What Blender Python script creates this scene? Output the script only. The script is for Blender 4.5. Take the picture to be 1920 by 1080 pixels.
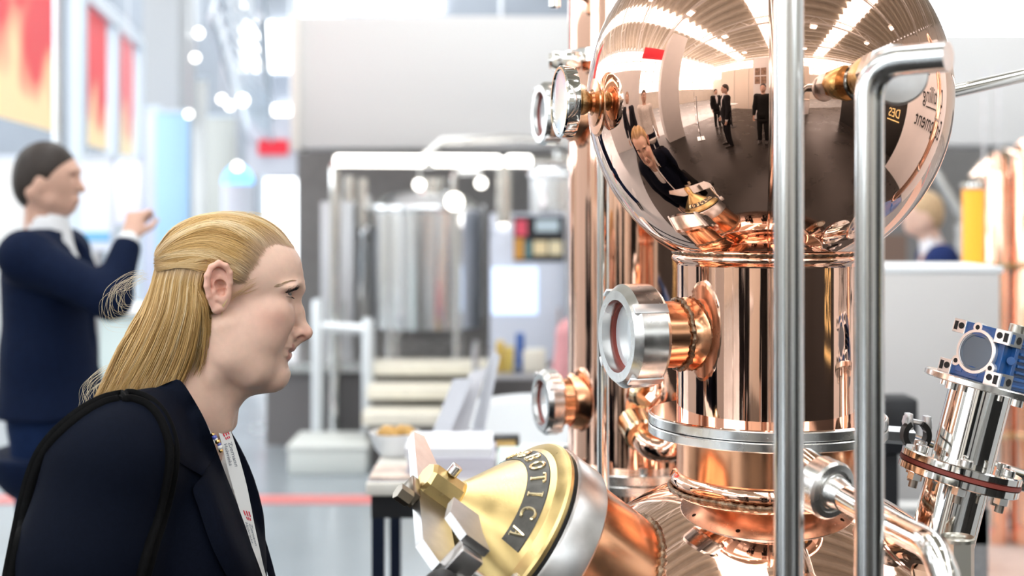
import bpy, bmesh, math, random
import numpy as np
from mathutils import Vector, Matrix
from mathutils.bvhtree import BVHTree

for _o in list(bpy.data.objects):
    bpy.data.objects.remove(_o)
SC = bpy.context.scene
COL = SC.collection
PI = math.pi
FPX, HOR, CAMH = 2500.0, 390.0, 1.5          # focal length in pixels, horizon row, lens height

# ------------------------------------------------------------------ camera
cam = bpy.data.cameras.new('camera')
cam.sensor_width = 36.0
cam.lens = 36.0 * FPX / 1920.0
cam.shift_y = -(540.0 - HOR) / 1920.0
cam.clip_start, cam.clip_end = 0.05, 200
cam.dof.use_dof = True
cam.dof.focus_distance = 1.70
cam.dof.aperture_fstop = 3.0
camo = bpy.data.objects.new('camera', cam)
camo.location = (0, 0, CAMH)
camo.rotation_euler = (PI / 2, 0, 0)
COL.objects.link(camo)
SC.camera = camo

# ------------------------------------------------------------------ world, light, exposure
SC.view_settings.view_transform = 'Standard'
SC.view_settings.look = 'None'
SC.view_settings.gamma = 1.0
SC.view_settings.use_curve_mapping = False
SC.view_settings.exposure = 0.24
wd = bpy.data.worlds.new('daylight')
SC.world = wd
wd.use_nodes = True
wd.node_tree.nodes['Background'].inputs['Color'].default_value = (0.80, 0.90, 1.0, 1)
wd.node_tree.nodes['Background'].inputs['Strength'].default_value = 1.6
SKYLIGHT = 4.8          # radiance of the translucent roof lights
WINDOW = 4.2            # radiance of the glazed hall side
LAMP = 14.0  # radiance of the added fill lamps
SC.cycles.caustics_reflective = False
SC.cycles.caustics_refractive = False
SC.cycles.sample_clamp_indirect = 6.0
SC.cycles.max_bounces = 7
SC.cycles.diffuse_bounces = 3
SC.cycles.glossy_bounces = 6
SC.cycles.transmission_bounces = 5

# ------------------------------------------------------------------ helpers
def P(px, py, y):
    """world point seen at photograph pixel (px, py) at distance y"""
    return Vector(((px - 960.0) * y / FPX, y, CAMH - (py - HOR) * y / FPX))

def V(*a):
    return Vector(a)

MATS = {}
def mat(name, color=(.8, .8, .8), rough=.5, metal=0.0, noise=0.0, nscale=20.0, bump=0.0, bscale=60.0,
        stretch=None, emit=None, estr=0.0, sss=0.0, trans=0.0, coat=0.0, alpha=1.0, rvar=0.0, spec=0.5, sheen=0.0,
        attr=None, aniso=0.0, ior=1.45):
    if name in MATS:
        return MATS[name]
    m = bpy.data.materials.new(name)
    m.use_nodes = True
    nt = m.node_tree
    b = nt.nodes['Principled BSDF']
    I = b.inputs
    c4 = (*color, 1)
    I['Base Color'].default_value = c4
    I['Roughness'].default_value = rough
    I['Metallic'].default_value = metal
    I['Specular IOR Level'].default_value = spec
    I['IOR'].default_value = ior
    if coat: I['Coat Weight'].default_value = coat; I['Coat Roughness'].default_value = .05
    if trans: I['Transmission Weight'].default_value = trans
    if alpha < 1: I['Alpha'].default_value = alpha
    if sheen: I['Sheen Weight'].default_value = sheen
    if aniso: I['Anisotropic'].default_value = aniso
    if sss:
        I['Subsurface Weight'].default_value = sss
        I['Subsurface Radius'].default_value = (1.0, .35, .2)
        I['Subsurface Scale'].default_value = .006
    if emit:
        I['Emission Color'].default_value = (*emit, 1)
        I['Emission Strength'].default_value = estr
    tc = None
    def coords():
        nonlocal tc
        if tc is None:
            t = nt.nodes.new('ShaderNodeTexCoord')
            mp = nt.nodes.new('ShaderNodeMapping')
            nt.links.new(t.outputs['Object'], mp.inputs['Vector'])
            if stretch: mp.inputs['Scale'].default_value = stretch
            tc = mp.outputs['Vector']
        return tc
    if attr:
        at = nt.nodes.new('ShaderNodeAttribute'); at.attribute_name = attr
        nt.links.new(at.outputs['Color'], I['Base Color'])
    if noise or rvar:
        n = nt.nodes.new('ShaderNodeTexNoise')
        n.inputs['Scale'].default_value = nscale
        n.inputs['Detail'].default_value = 5
        nt.links.new(coords(), n.inputs['Vector'])
        if noise:
            mx = nt.nodes.new('ShaderNodeMix'); mx.data_type = 'RGBA'; mx.blend_type = 'MULTIPLY'
            mx.inputs['Factor'].default_value = 1.0
            rp = nt.nodes.new('ShaderNodeMapRange')
            rp.inputs['From Min'].default_value = .3; rp.inputs['From Max'].default_value = .7
            rp.inputs['To Min'].default_value = 1 - noise; rp.inputs['To Max'].default_value = 1 + noise * .4
            nt.links.new(n.outputs['Fac'], rp.inputs['Value'])
            if attr: nt.links.new(at.outputs['Color'], mx.inputs['A'])
            else: mx.inputs['A'].default_value = c4
            nt.links.new(rp.outputs['Result'], mx.inputs['B'])
            nt.links.new(mx.outputs['Result'], I['Base Color'])
        if rvar:
            r2 = nt.nodes.new('ShaderNodeMapRange')
            r2.inputs['From Min'].default_value = .3; r2.inputs['From Max'].default_value = .7
            r2.inputs['To Min'].default_value = max(0, rough - rvar); r2.inputs['To Max'].default_value = rough + rvar
            nt.links.new(n.outputs['Fac'], r2.inputs['Value'])
            nt.links.new(r2.outputs['Result'], I['Roughness'])
    if bump:
        n2 = nt.nodes.new('ShaderNodeTexNoise')
        n2.inputs['Scale'].default_value = bscale
        n2.inputs['Detail'].default_value = 3
        nt.links.new(coords(), n2.inputs['Vector'])
        bp = nt.nodes.new('ShaderNodeBump')
        bp.inputs['Strength'].default_value = bump
        bp.inputs['Distance'].default_value = .002
        nt.links.new(n2.outputs['Fac'], bp.inputs['Height'])
        nt.links.new(bp.outputs['Normal'], I['Normal'])
    MATS[name] = m
    return m

def link(o, parent=None):
    COL.objects.link(o)
    if parent is not None:
        o.parent = parent
        o.matrix_parent_inverse = Matrix.Translation(-parent.location) if parent.parent is None else Matrix.Identity(4)
    return o

def mk(name, verts, faces, m, parent=None, smooth=True, sharp=35):
    me = bpy.data.meshes.new(name)
    me.from_pydata([tuple(v) for v in verts], [], faces)
    me.validate()
    if m is not None: me.materials.append(m)
    o = bpy.data.objects.new(name, me)
    if smooth:
        me.polygons.foreach_set('use_smooth', [True] * len(me.polygons))
        if sharp: me.set_sharp_from_angle(angle=math.radians(sharp))
    link(o, parent)
    return o

def tag(o, label, cat, group=None):
    o['label'] = label; o['category'] = cat
    if group: o['group'] = group
    return o

def thing(name, label, cat, loc, group=None):
    o = bpy.data.objects.new(name, None)
    o.empty_display_size = .05
    COL.objects.link(o)
    o.location = loc
    return tag(o, label, cat, group)

def struct(o):
    o['kind'] = 'structure'
    return o

def frame(axis, hint=(0, 0, 1)):
    """3x3 with columns x,y,z; z along axis"""
    z = Vector(axis).normalized()
    h = Vector(hint)
    if abs(z.dot(h.normalized())) > .98: h = Vector((1, 0, 0))
    x = (h - z * h.dot(z)).normalized()
    y = z.cross(x)
    return Matrix((x, y, z)).transposed()

class MB:
    """collects shapes in world space, then becomes one mesh object"""
    def __init__(s): s.v = []; s.f = []
    def add(s, vs, fs):
        n = len(s.v); s.v += [Vector(v) for v in vs]; s.f += [tuple(i + n for i in f) for f in fs]; return s
    def box(s, c, size, R=None, bev=0.0):
        bm = bmesh.new(); bmesh.ops.create_cube(bm, size=1)
        for v in bm.verts: v.co = Vector((v.co.x * size[0], v.co.y * size[1], v.co.z * size[2]))
        if bev: bmesh.ops.bevel(bm, geom=bm.edges[:], offset=bev, segments=2, affect='EDGES', profile=.5)
        bm.verts.index_update()
        vs = [(R @ v.co if R else v.co) + Vector(c) for v in bm.verts]
        fs = [[v.index for v in f.verts] for f in bm.faces]
        bm.free(); return s.add(vs, fs)
    def lathe(s, prof, o, axis=(0, 0, 1), n=64, hint=(0, 0, 1), closed=False, warp=None):
        """prof: (radius, height along axis) list; ends with r=0 are capped"""
        R = frame(axis, hint); o = Vector(o); vs = []; fs = []; rows = []
        for r, h in prof:
            if r < 1e-7:
                rows.append([len(vs)]); vs.append(o + R @ Vector((0, 0, h)))
            else:
                row = []
                for i in range(n):
                    a = 2 * PI * i / n
                    row.append(len(vs)); p = Vector((r * math.cos(a), r * math.sin(a), h))
                    if warp: p = warp(p, a)
                    vs.append(o + R @ p)
                rows.append(row)
        pairs = list(zip(rows, rows[1:]))
        if closed: pairs.append((rows[-1], rows[0]))
        for A, B in pairs:
            for i in range(n):
                j = (i + 1) % n
                if len(A) == 1 and len(B) == 1: continue
                if len(A) == 1: fs.append((A[0], B[j], B[i]))
                elif len(B) == 1: fs.append((A[i], A[j], B[0]))
                else: fs.append((A[i], A[j], B[j], B[i]))
        return s.add(vs, fs)
    def rod(s, a, b, r, r2=None, n=16, bev=0.0):
        a = Vector(a); b = Vector(b); L = (b - a).length; r2 = r if r2 is None else r2
        if bev: pr = [(0, 0), (r - bev, 0), (r, bev), (r2, L - bev), (r2 - bev, L), (0, L)]
        else: pr = [(0, 0), (r, 0), (r2, L), (0, L)]
        return s.lathe(pr, a, b - a, n)
    def hexnut(s, a, b, r):
        return s.rod(a, b, r, n=6)
    def tube(s, pts, r, n=14, cap=True, flat=None):
        """swept tube through pts (radius number or list)"""
        pts = [Vector(p) for p in pts]; N = len(pts)
        rs = r if isinstance(r, (list, tuple)) else [r] * N
        t0 = (pts[1] - pts[0]).normalized()
        nrm = t0.orthogonal().normalized()
        vs = []; fs = []
        for i in range(N):
            t = (pts[min(i + 1, N - 1)] - pts[max(i - 1, 0)]).normalized()
            nrm = (nrm - t * nrm.dot(t)).normalized()
            bn = t.cross(nrm)
            for k in range(n):
                a = 2 * PI * k / n
                vs.append(pts[i] + (nrm * math.cos(a) + bn * math.sin(a)) * rs[i])
        for i in range(N - 1):
            for k in range(n):
                j = (k + 1) % n
                fs.append((i * n + k, i * n + j, (i + 1) * n + j, (i + 1) * n + k))
        if cap:
            fs.append(tuple(range(n - 1, -1, -1))); fs.append(tuple((N - 1) * n + k for k in range(n)))
        return s.add(vs, fs)
    def prism(s, poly, h0, h1, o=(0, 0, 0), R=None):
        """poly in local xy, extruded along local z"""
        n = len(poly); o = Vector(o)
        vs = [(x, y, h0) for x, y in poly] + [(x, y, h1) for x, y in poly]
        vs = [(R @ Vector(v) if R else Vector(v)) + o for v in vs]
        fs = [tuple(range(n - 1, -1, -1)), tuple(range(n, 2 * n))] + [(i, (i + 1) % n, n + (i + 1) % n, n + i) for i in range(n)]
        return s.add(vs, fs)
    def build(s, name, m, parent=None, smooth=True, sharp=35):
        return mk(name, s.v, s.f, m, parent, smooth, sharp)

def arc(c, r, a0, a1, n, ex, ey):
    c = Vector(c); ex = Vector(ex); ey = Vector(ey)
    return [c + ex * (r * math.cos(a0 + (a1 - a0) * i / n)) + ey * (r * math.sin(a0 + (a1 - a0) * i / n)) for i in range(n + 1)]

def spline(pts, n=8):
    """Catmull-Rom through points"""
    pts = [Vector(p) for p in pts]; out = []
    Q = [pts[0] * 2 - pts[1]] + pts + [pts[-1] * 2 - pts[-2]]
    for i in range(1, len(Q) - 2):
        a, b, c, d = Q[i - 1], Q[i], Q[i + 1], Q[i + 2]
        for k in range(n):
            t = k / n
            out.append(.5 * ((2 * b) + (c - a) * t + (2 * a - 5 * b + 4 * c - d) * t * t + (3 * b - a - 3 * c + d) * t ** 3))
    out.append(pts[-1]); return out

def fillet(pts, r, n=6):
    """round the corners of a polyline"""
    pts = [Vector(p) for p in pts]; out = [pts[0]]
    for a, b, c in zip(pts, pts[1:], pts[2:]):
        u = (a - b).normalized(); w = (c - b).normalized()
        d = min(r, (a - b).length * .49, (c - b).length * .49)
        p, q = b + u * d, b + w * d
        for k in range(n + 1):
            t = k / n; out.append(p * (1 - t) ** 2 + b * 2 * t * (1 - t) + q * t * t)
    out.append(pts[-1]); return out

def text_mesh(body, size=1.0, depth=.02, align='CENTER', spacing=1.0):
    """letters as (verts, faces) in local xy, extruded along z"""
    cu = bpy.data.curves.new('lettering', 'FONT')
    cu.body = body; cu.size = size; cu.extrude = depth; cu.align_x = align; cu.space_character = spacing
    cu.resolution_u = 3
    o = bpy.data.objects.new('lettering', cu); COL.objects.link(o)
    dg = bpy.context.evaluated_depsgraph_get()
    me = bpy.data.meshes.new_from_object(o.evaluated_get(dg))
    vs = [v.co.copy() for v in me.vertices]; fs = [tuple(p.vertices) for p in me.polygons]
    bpy.data.objects.remove(o); bpy.data.curves.remove(cu); bpy.data.meshes.remove(me)
    return vs, fs

# ------------------------------------------------------------------ signed-distance modelling (organic shapes)
class Field:
    def __init__(s, lo, hi, h):
        s.lo = np.array(lo, float); s.h = h
        s.n = np.ceil((np.array(hi) - s.lo) / h).astype(int) + 1
        s.F = np.full(s.n, 1e3, np.float32)
    def sl(s, lo, hi):
        a = np.clip(np.floor((np.array(lo) - s.lo) / s.h).astype(int), 0, s.n)
        b = np.clip(np.ceil((np.array(hi) - s.lo) / s.h).astype(int) + 1, 0, s.n)
        if np.any(b <= a): return None, None
        ax = [(s.lo[i] + s.h * np.arange(a[i], b[i])).astype(np.float32) for i in range(3)]
        return tuple(slice(a[i], b[i]) for i in range(3)), np.meshgrid(*ax, indexing='ij')
    def op(s, d, S, k, mode):
        F = s.F[S]
        if mode == 'u':
            if k <= 0: R = np.minimum(F, d)
            else:
                hh = np.clip(.5 + .5 * (F - d) / k, 0, 1); R = F * (1 - hh) + d * hh - k * hh * (1 - hh)
        else:
            d = -d
            if k <= 0: R = np.maximum(F, d)
            else:
                hh = np.clip(.5 - .5 * (F - d) / k, 0, 1); R = F * (1 - hh) + d * hh + k * hh * (1 - hh)
        s.F[S] = R
    def ell(s, c, r, k=.01, mode='u', ang=0.0, far=None):
        """ellipsoid; ang turns it in the local x-z plane (degrees)"""
        R = max(r) + k * 2.5 + s.h * 4 + (far or 0)
        S, G = s.sl(np.array(c) - R, np.array(c) + R)
        if S is None: return s
        x, y, z = G[0] - c[0], G[1] - c[1], G[2] - c[2]
        if ang:
            ca, sa = math.cos(math.radians(ang)), math.sin(math.radians(ang))
            x, z = x * ca + z * sa, -x * sa + z * ca
        k0 = np.sqrt((x / r[0]) ** 2 + (y / r[1]) ** 2 + (z / r[2]) ** 2)
        k1 = np.sqrt((x / r[0] ** 2) ** 2 + (y / r[1] ** 2) ** 2 + (z / r[2] ** 2) ** 2) + 1e-9
        s.op(k0 * (k0 - 1) / k1, S, k, mode); return s
    def cap(s, a, b, ra, rb=None, k=.01, mode='u', sy=1.0):
        """tapered capsule; sy squeezes the lateral (y) radius"""
        rb = ra if rb is None else rb
        a = np.array(a, float); b = np.array(b, float); R = max(ra, rb) * max(1, sy) + k * 2.5 + s.h * 4
        S, G = s.sl(np.minimum(a, b) - R, np.maximum(a, b) + R)
        if S is None: return s
        ab = b - a; L2 = ab.dot(ab) + 1e-12
        px, py, pz = G[0] - a[0], G[1] - a[1], G[2] - a[2]
        t = np.clip((px * ab[0] + py * ab[1] + pz * ab[2]) / L2, 0, 1)
        d = np.sqrt((px - t * ab[0]) ** 2 + ((py - t * ab[1]) / sy) ** 2 + (pz - t * ab[2]) ** 2) - (ra + (rb - ra) * t)
        s.op(d, S, k, mode); return s
    def chain(s, pts, rs, k=.01, mode='u', sy=1.0):
        for i in range(len(pts) - 1): s.cap(pts[i], pts[i + 1], rs[i], rs[i + 1], k, mode, sy)
        return s
    def func(s, fn, lo, hi, k=0, mode='u'):
        S, G = s.sl(lo, hi)
        if S is not None: s.op(fn(*G).astype(np.float32), S, k, mode)
        return s
    def mesh(s, smooth=1):
        """naive surface nets"""
        F = s.F; n = F.shape
        ins = F < 0
        c = np.zeros((n[0] - 1, n[1] - 1, n[2] - 1), np.int8)
        for i in (0, 1):
            for j in (0, 1):
                for k in (0, 1):
                    c += ins[i:n[0] - 1 + i, j:n[1] - 1 + j, k:n[2] - 1 + k]
        idx = np.argwhere((c > 0) & (c < 8))
        I, J, K = idx.T
        acc = np.zeros((len(I), 3)); cnt = np.zeros(len(I))
        corners = [(0, 0, 0), (1, 0, 0), (0, 1, 0), (1, 1, 0), (0, 0, 1), (1, 0, 1), (0, 1, 1), (1, 1, 1)]
        for a in range(8):
            for b in range(a + 1, 8):
                da = np.array(corners[a]); db = np.array(corners[b])
                if abs(da - db).sum() != 1: continue
                fa = F[I + da[0], J + da[1], K + da[2]]; fb = F[I + db[0], J + db[1], K + db[2]]
                m = (fa < 0) != (fb < 0)
                t = np.where(m, fa / np.where(m, fa - fb, 1), 0)
                p = da[None] + (db - da)[None] * t[:, None]
                acc += np.where(m[:, None], p, 0); cnt += m
        pos = idx + acc / np.maximum(cnt, 1)[:, None]
        vid = np.full(c.shape, -1, np.int64); vid[I, J, K] = np.arange(len(I))
        quads = []
        for ax in range(3):
            sa = [slice(None)] * 3; sb = [slice(None)] * 3
            sa[ax] = slice(0, n[ax] - 1); sb[ax] = slice(1, n[ax])
            A = ins[tuple(sa)]; B = ins[tuple(sb)]
            e = np.argwhere(A != B)
            u, w = [(1, 2), (2, 0), (0, 1)][ax]
            e = e[(e[:, u] > 0) & (e[:, w] > 0) & (e[:, u] < n[u] - 1) & (e[:, w] < n[w] - 1)]
            if not len(e): continue
            flip = ~A[tuple(e.T)]
            o = []
            for du, dw in ((1, 1), (0, 1), (0, 0), (1, 0)):
                q = e.copy(); q[:, u] -= du; q[:, w] -= dw
                o.append(vid[q[:, 0], q[:, 1], q[:, 2]])
            Q = np.stack(o, 1)
            Q[flip] = Q[flip][:, ::-1]
            quads.append(Q)
        Q = np.concatenate(quads); Q = Q[(Q >= 0).all(1)]
        for _ in range(smooth):
            s1 = np.zeros_like(pos); s2 = np.zeros(len(pos))
            for a in range(4):
                b = (a + 1) % 4
                np.add.at(s1, Q[:, a], pos[Q[:, b]]); np.add.at(s1, Q[:, b], pos[Q[:, a]])
                np.add.at(s2, Q[:, a], 1); np.add.at(s2, Q[:, b], 1)
            pos = pos * .5 + .5 * s1 / np.maximum(s2, 1)[:, None]
        return s.lo + pos * s.h, Q

def mk_np(name, verts, quads, m, parent=None, cols=None):
    me = bpy.data.meshes.new(name)
    me.vertices.add(len(verts)); me.vertices.foreach_set('co', np.asarray(verts, np.float32).ravel())
    k = quads.shape[1]
    me.loops.add(quads.size); me.polygons.add(len(quads))
    me.loops.foreach_set('vertex_index', quads.astype(np.int32).ravel())
    me.polygons.foreach_set('loop_start', np.arange(0, quads.size, k, dtype=np.int32))
    me.update(calc_edges=True); me.validate()
    me.polygons.foreach_set('use_smooth', np.ones(len(me.polygons), bool))
    if cols is not None:
        at = me.color_attributes.new('tint', 'FLOAT_COLOR', 'POINT')
        at.data.foreach_set('color', np.concatenate([cols, np.ones((len(cols), 1))], 1).astype(np.float32).ravel())
    me.materials.append(m)
    o = bpy.data.objects.new(name, me)
    return link(o, parent)

def copy_tree(o, delta, label=None, parent=None):
    c = o.copy(); COL.objects.link(c)
    if parent is None:
        c.location = o.location + Vector(delta)
        if label: c['label'] = label
    else:
        mi = o.matrix_parent_inverse.copy(); c.parent = parent; c.matrix_parent_inverse = mi
    for ch in list(o.children): copy_tree(ch, delta, None, c)
    return c
# ---- hands (shared by every figure)
def hand(f, wrist, d, pn, size=1.0, curl=.35, k=.004):
    """five-fingered hand: d towards the fingers, pn out of the palm"""
    w = np.array(wrist, float); d = np.array(Vector(d).normalized()); pn = np.array(pn, float)
    pn = pn - d * pn.dot(d); pn /= np.linalg.norm(pn); s_ = np.cross(d, pn); S = size
    for o in (-.024, -.008, .008, .024):
        f.cap(w + s_ * o * .7 * S, w + (d * .085 + s_ * o) * S, .014 * S, .0115 * S, k * 2)
    for i, (o, L) in enumerate(((-.029, .066), (-.010, .078), (.010, .074), (.028, .058))):
        p = w + (d * .085 + s_ * o) * S; a = curl * (.7 + .2 * i)
        q = p
        for j, fr_ in enumerate((.45, .32, .23)):
            ang_ = a * (j + .6)
            dr = d * math.cos(ang_) + pn * math.sin(ang_) + s_ * o * .8
            q2 = q + dr * L * fr_ * S; f.cap(q, q2, (.0098 - .001 * j) * S, (.0090 - .0012 * j) * S, k); q = q2
    p = w + (d * .022 - s_ * .026 + pn * .006) * S
    q = p + (d * .032 - s_ * .028 + pn * .014) * S; r = q + (d * .033 - s_ * .006 + pn * .012) * S
    f.cap(p, q, .0125 * S, .0105 * S, k * 1.5); f.cap(q, r, .0105 * S, .0085 * S, k)

# ------------------------------------------------------------------ palette
M_copper = mat('polished copper', (.93, .60, .46), .035, 1, bump=.012, bscale=9)
M_copper_col = mat('polished copper tube', (.93, .57, .42), .05, 1, noise=.05, nscale=2, bump=.10, bscale=1.6, stretch=(45, 45, .5))
M_copper_br = mat('brushed copper', (.86, .43, .24), .2, 1, noise=.18, nscale=16, rvar=.05)
M_weld = mat('weld bead', (.30, .21, .14), .38, 1, noise=.75, nscale=120, bump=1.0, bscale=260)
M_brass = mat('brushed brass', (.70, .52, .23), .32, 1, noise=.15, nscale=30, rvar=.06, bump=.05, bscale=300)
M_brass_dk = mat('darkened brass recess', (.10, .095, .085), .45, .7, noise=.3, nscale=80)
M_steel = mat('polished stainless steel', (.78, .77, .74), .07, 1)
M_steel_br = mat('brushed stainless steel', (.74, .73, .71), .24, 1, noise=.1, nscale=40, rvar=.06)
M_steel_mt = mat('matte stainless steel', (.56, .55, .54), .33, 1, noise=.1, nscale=60)
M_zinc = mat('zinc plated steel', (.70, .72, .74), .28, 1, noise=.2, nscale=50)
M_rubber = mat('black rubber', (.015, .015, .015), .55, noise=.3)
M_redseal = mat('red silicone seal', (.28, .055, .04), .5)
M_blue = mat('blue enamel', (.022, .11, .34), .3, coat=.3, noise=.15, nscale=40)
M_alu = mat('machined aluminium', (.86, .87, .88), .32, .75, noise=.06)
M_alu_dk = mat('raw cast aluminium', (.42, .42, .41), .5, .8, noise=.25, nscale=60)
M_glass = mat('clear glass', (.95, .98, .97), .02, 0, trans=1.0, ior=1.1)
M_dial = mat('dial glass over white face', (.72, .80, .90), .08, 0, coat=1.0)
M_white = mat('white painted board', (.86, .86, .85), .5, noise=.03, nscale=3)
M_whitep = mat('white plastic', (.88, .90, .92), .35)
M_grey = mat('grey fabric wall', (.22, .21, .205), .8, noise=.1)
M_black = mat('black powder coat', (.012, .013, .016), .45)
M_deck = mat('beige corrugated roof deck', (.62, .56, .46), .6, noise=.08, nscale=2)
M_truss = mat('off white painted truss', (.72, .69, .64), .45)
M_glow = mat('translucent roof light', (.9, .95, 1), .5, emit=(.97, .985, 1.0), estr=SKYLIGHT)
M_winglow = mat('daylit glazing', (.9, .95, 1), .3, emit=(.86, .93, 1.0), estr=WINDOW)
M_lamp = mat('lit lamp diffuser', (1, 1, 1), .5, emit=(1.0, .95, .86), estr=LAMP)
M_led = mat('white light tube', (1, 1, 1), .5, emit=(1.0, .96, .88), estr=5.0)

# ------------------------------------------------------------------ the hall
M_floor = mat('polished aisle floor', (.30, .34, .37), .22, noise=.12, nscale=.9, rvar=.08)
M_floor2 = mat('dark stand floor', (.030, .027, .025), .30, noise=.25, nscale=1.5, rvar=.06, spec=.3)
struct(MB().box((0, 9, -.05), (34, 52, .1)).build('floor', M_floor, smooth=False))
struct(MB().box((1.2, -2.2, .006), (11, 10.4, .012)).build('floor_stand', M_floor2, smooth=False))
# tape lines on the aisle floor
M_red = mat('red floor tape', (.70, .20, .19), .45)
struct(MB().box((-1.6, 6.85, .003), (5.4, .17, .006)).build('trim_1', M_red, smooth=False))
struct(MB().box((4.2, 5.85, .003), (5.0, .17, .006), Matrix.Rotation(.04, 3, 'Z')).build('trim_2', M_red, smooth=False))

def corrugated(x0, x1, y0, y1, z, pitch, amp):
    n = int((y1 - y0) / pitch * 4); vs = []; fs = []
    for i in range(n + 1):
        y = y0 + (y1 - y0) * i / n
        zz = z + amp * (1 if (i // 2) % 2 else -1)
        vs += [(x0, y, zz), (x1, y, zz)]
    for i in range(n): fs.append((2 * i, 2 * i + 1, 2 * i + 3, 2 * i + 2))
    return vs, fs
CZ = 9.0
xs = [-17, -10.2, -7.8, -2.2, .2, 6.2, 8.6, 17]
dk = MB()
for a, b in ((0, 1), (2, 3), (4, 5), (6, 7)):
    dk.add(*corrugated(xs[a], xs[b], -17, 35, CZ, 1.1, .2))
struct(dk.build('ceiling', M_deck, smooth=False))
for i, (a, b) in enumerate(((1, 2), (3, 4), (5, 6))):
    struct(MB().box(((xs[a] + xs[b]) / 2, 9, CZ + .05), (xs[b] - xs[a], 52, .06)).build('window_%d' % (i + 1), M_glow, smooth=False))
n = 0
for y in range(-15, 35, 5):
    t = MB(); pts = 14
    for x0, x1 in ((-17, 17),):
        t.rod((x0, y, CZ - .35), (x1, y, CZ - .35), .09, n=8)
        t.rod((x0, y, CZ - 1.35), (x1, y, CZ - 1.35), .11, n=8)
        for k in range(pts):
            xa = x0 + (x1 - x0) * k / pts; xb = x0 + (x1 - x0) * (k + 1) / pts
            t.rod((xa, y, CZ - 1.35), ((xa + xb) / 2, y, CZ - .35), .045, n=6)
            t.rod(((xa + xb) / 2, y, CZ - .35), (xb, y, CZ - 1.35), .045, n=6)
    n += 1
    struct(t.build('trim_%d' % (n + 2), M_truss))
# walls
M_wallw = mat('cream hall wall', (.72, .67, .60), .7, noise=.05, nscale=1)
M_wallf = mat('blue grey end wall', (.34, .37, .42), .7, noise=.1, nscale=1)
struct(MB().box((0, -17, 2.4), (34, .2, 4.8)).build('wall_rear', M_wallw, smooth=False))
w = struct(MB().box((0, -17, 6.7), (34, .06, 3.8)).build('window_9', M_winglow, smooth=False))
fr = MB()
for x in range(-16, 17, 2): fr.box((x, -16.9, 6.7), (.12, .12, 3.8))
for z in (4.9, 6.0, 7.2, 8.5): fr.box((0, -16.9, z), (34, .12, .12))
fr.build('window_frame', M_truss, w, smooth=False)
struct(MB().box((17, 9, 4.5), (.2, 52, 9)).build('wall_right', M_wallw, smooth=False))
struct(MB().box((0, 35, 4.5), (34, .2, 9)).build('wall_far', M_wallf, smooth=False))
struct(MB().box((-17, 9, 1.2), (.2, 52, 2.4)).build('wall_left', M_wallw, smooth=False))
w = struct(MB().box((-17, 9, 5.5), (.06, 52, 6.2)).build('window_4', M_winglow, smooth=False))
fr = MB()
for y in range(-16, 35, 2): fr.box((-16.9, y, 5.5), (.12, .1, 6.4))
for z in (2.45, 4.0, 5.5, 7.0, 8.6): fr.box((-16.9, 9, z), (.12, 52, .1))
fr.build('window_frame', M_truss, w, smooth=False)
# bright glazing in the far end wall
for i, (px0, py0, px1, py1) in enumerate(((448, 40, 556, 132), (1480, -60, 1960, 66), (556, -40, 640, 26), (640, -60, 830, 20))):
    a = P(px0, py0, 34.6); b = P(px1, py1, 34.6)
    w = struct(MB().box(((a.x + b.x) / 2, 34.8, (a.z + b.z) / 2), (b.x - a.x, .1, a.z - b.z)).build('window_%d' % (i + 5), M_glow, smooth=False))
    f2 = MB()
    for k in range(4): f2.box((a.x + (b.x - a.x) * k / 3, 34.72, (a.z + b.z) / 2), (.08, .08, a.z - b.z))
    f2.build('window_frame', M_truss, w, smooth=False)
# fill lamps added to light the hall, hung from the trusses
lamp0 = None
LP = [(-5, -10), (-5, -5), (-5, 0), (-5, 5), (3, -10), (3, -5), (3, 0), (3, 5), (10, -5), (10, 0)]
for i, (x, y) in enumerate(LP):
    if lamp0 is None:
        lamp0 = thing('fill_lamp', 'added square fill floodlight in the left row, nearest the rear windows', 'lamp', (x, y, CZ - 1.9), 'added fill floodlights under the roof trusses')
        MB().box((x, y, CZ - 1.78), (.62, .62, .2), bev=.03).build('housing', M_truss, lamp0)
        MB().box((x, y, CZ - 1.885), (.52, .52, .012)).build('diffuser', M_lamp, lamp0, smooth=False)
        MB().rod((x, y, CZ - 1.7), (x, y, CZ - 1.35), .02).build('hanger', M_truss, lamp0)
        l0 = (x, y)
    else: copy_tree(lamp0, (x - l0[0], y - l0[1], 0), 'added square fill floodlight in the %s row, %s from the rear windows' % ({-5: 'left', 3: 'middle', 10: 'right'}[x], {-10: 'first', -5: 'second', 0: 'third', 5: 'fourth'}[y]))
# ------------------------------------------------------------------ the copper still
K = .0007                                # metres per pixel at the still's axis
AX = V(.334, 1.75, 0)                    # axis of the still
def zp(py): return 1.5 - (py - 390) * K
still = thing('copper_still', 'polished copper pot still with a mirror copper sphere on its column', 'still', (AX.x, AX.y, 0))
SCN = V(AX.x, AX.y, 1.6435); SR = .2355
# sphere
pr = []
a0 = math.acos(-math.sqrt(1 - (.120 / SR) ** 2)); a1 = math.acos(math.sqrt(1 - (.05 / SR) ** 2))
for i in range(81):
    a = a0 + (a1 - a0) * i / 80
    pr.append((SR * math.sin(a), SR * math.cos(a)))
MB().lathe(pr, SCN, n=160).build('copper_sphere', M_copper, still, sharp=0)
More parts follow.
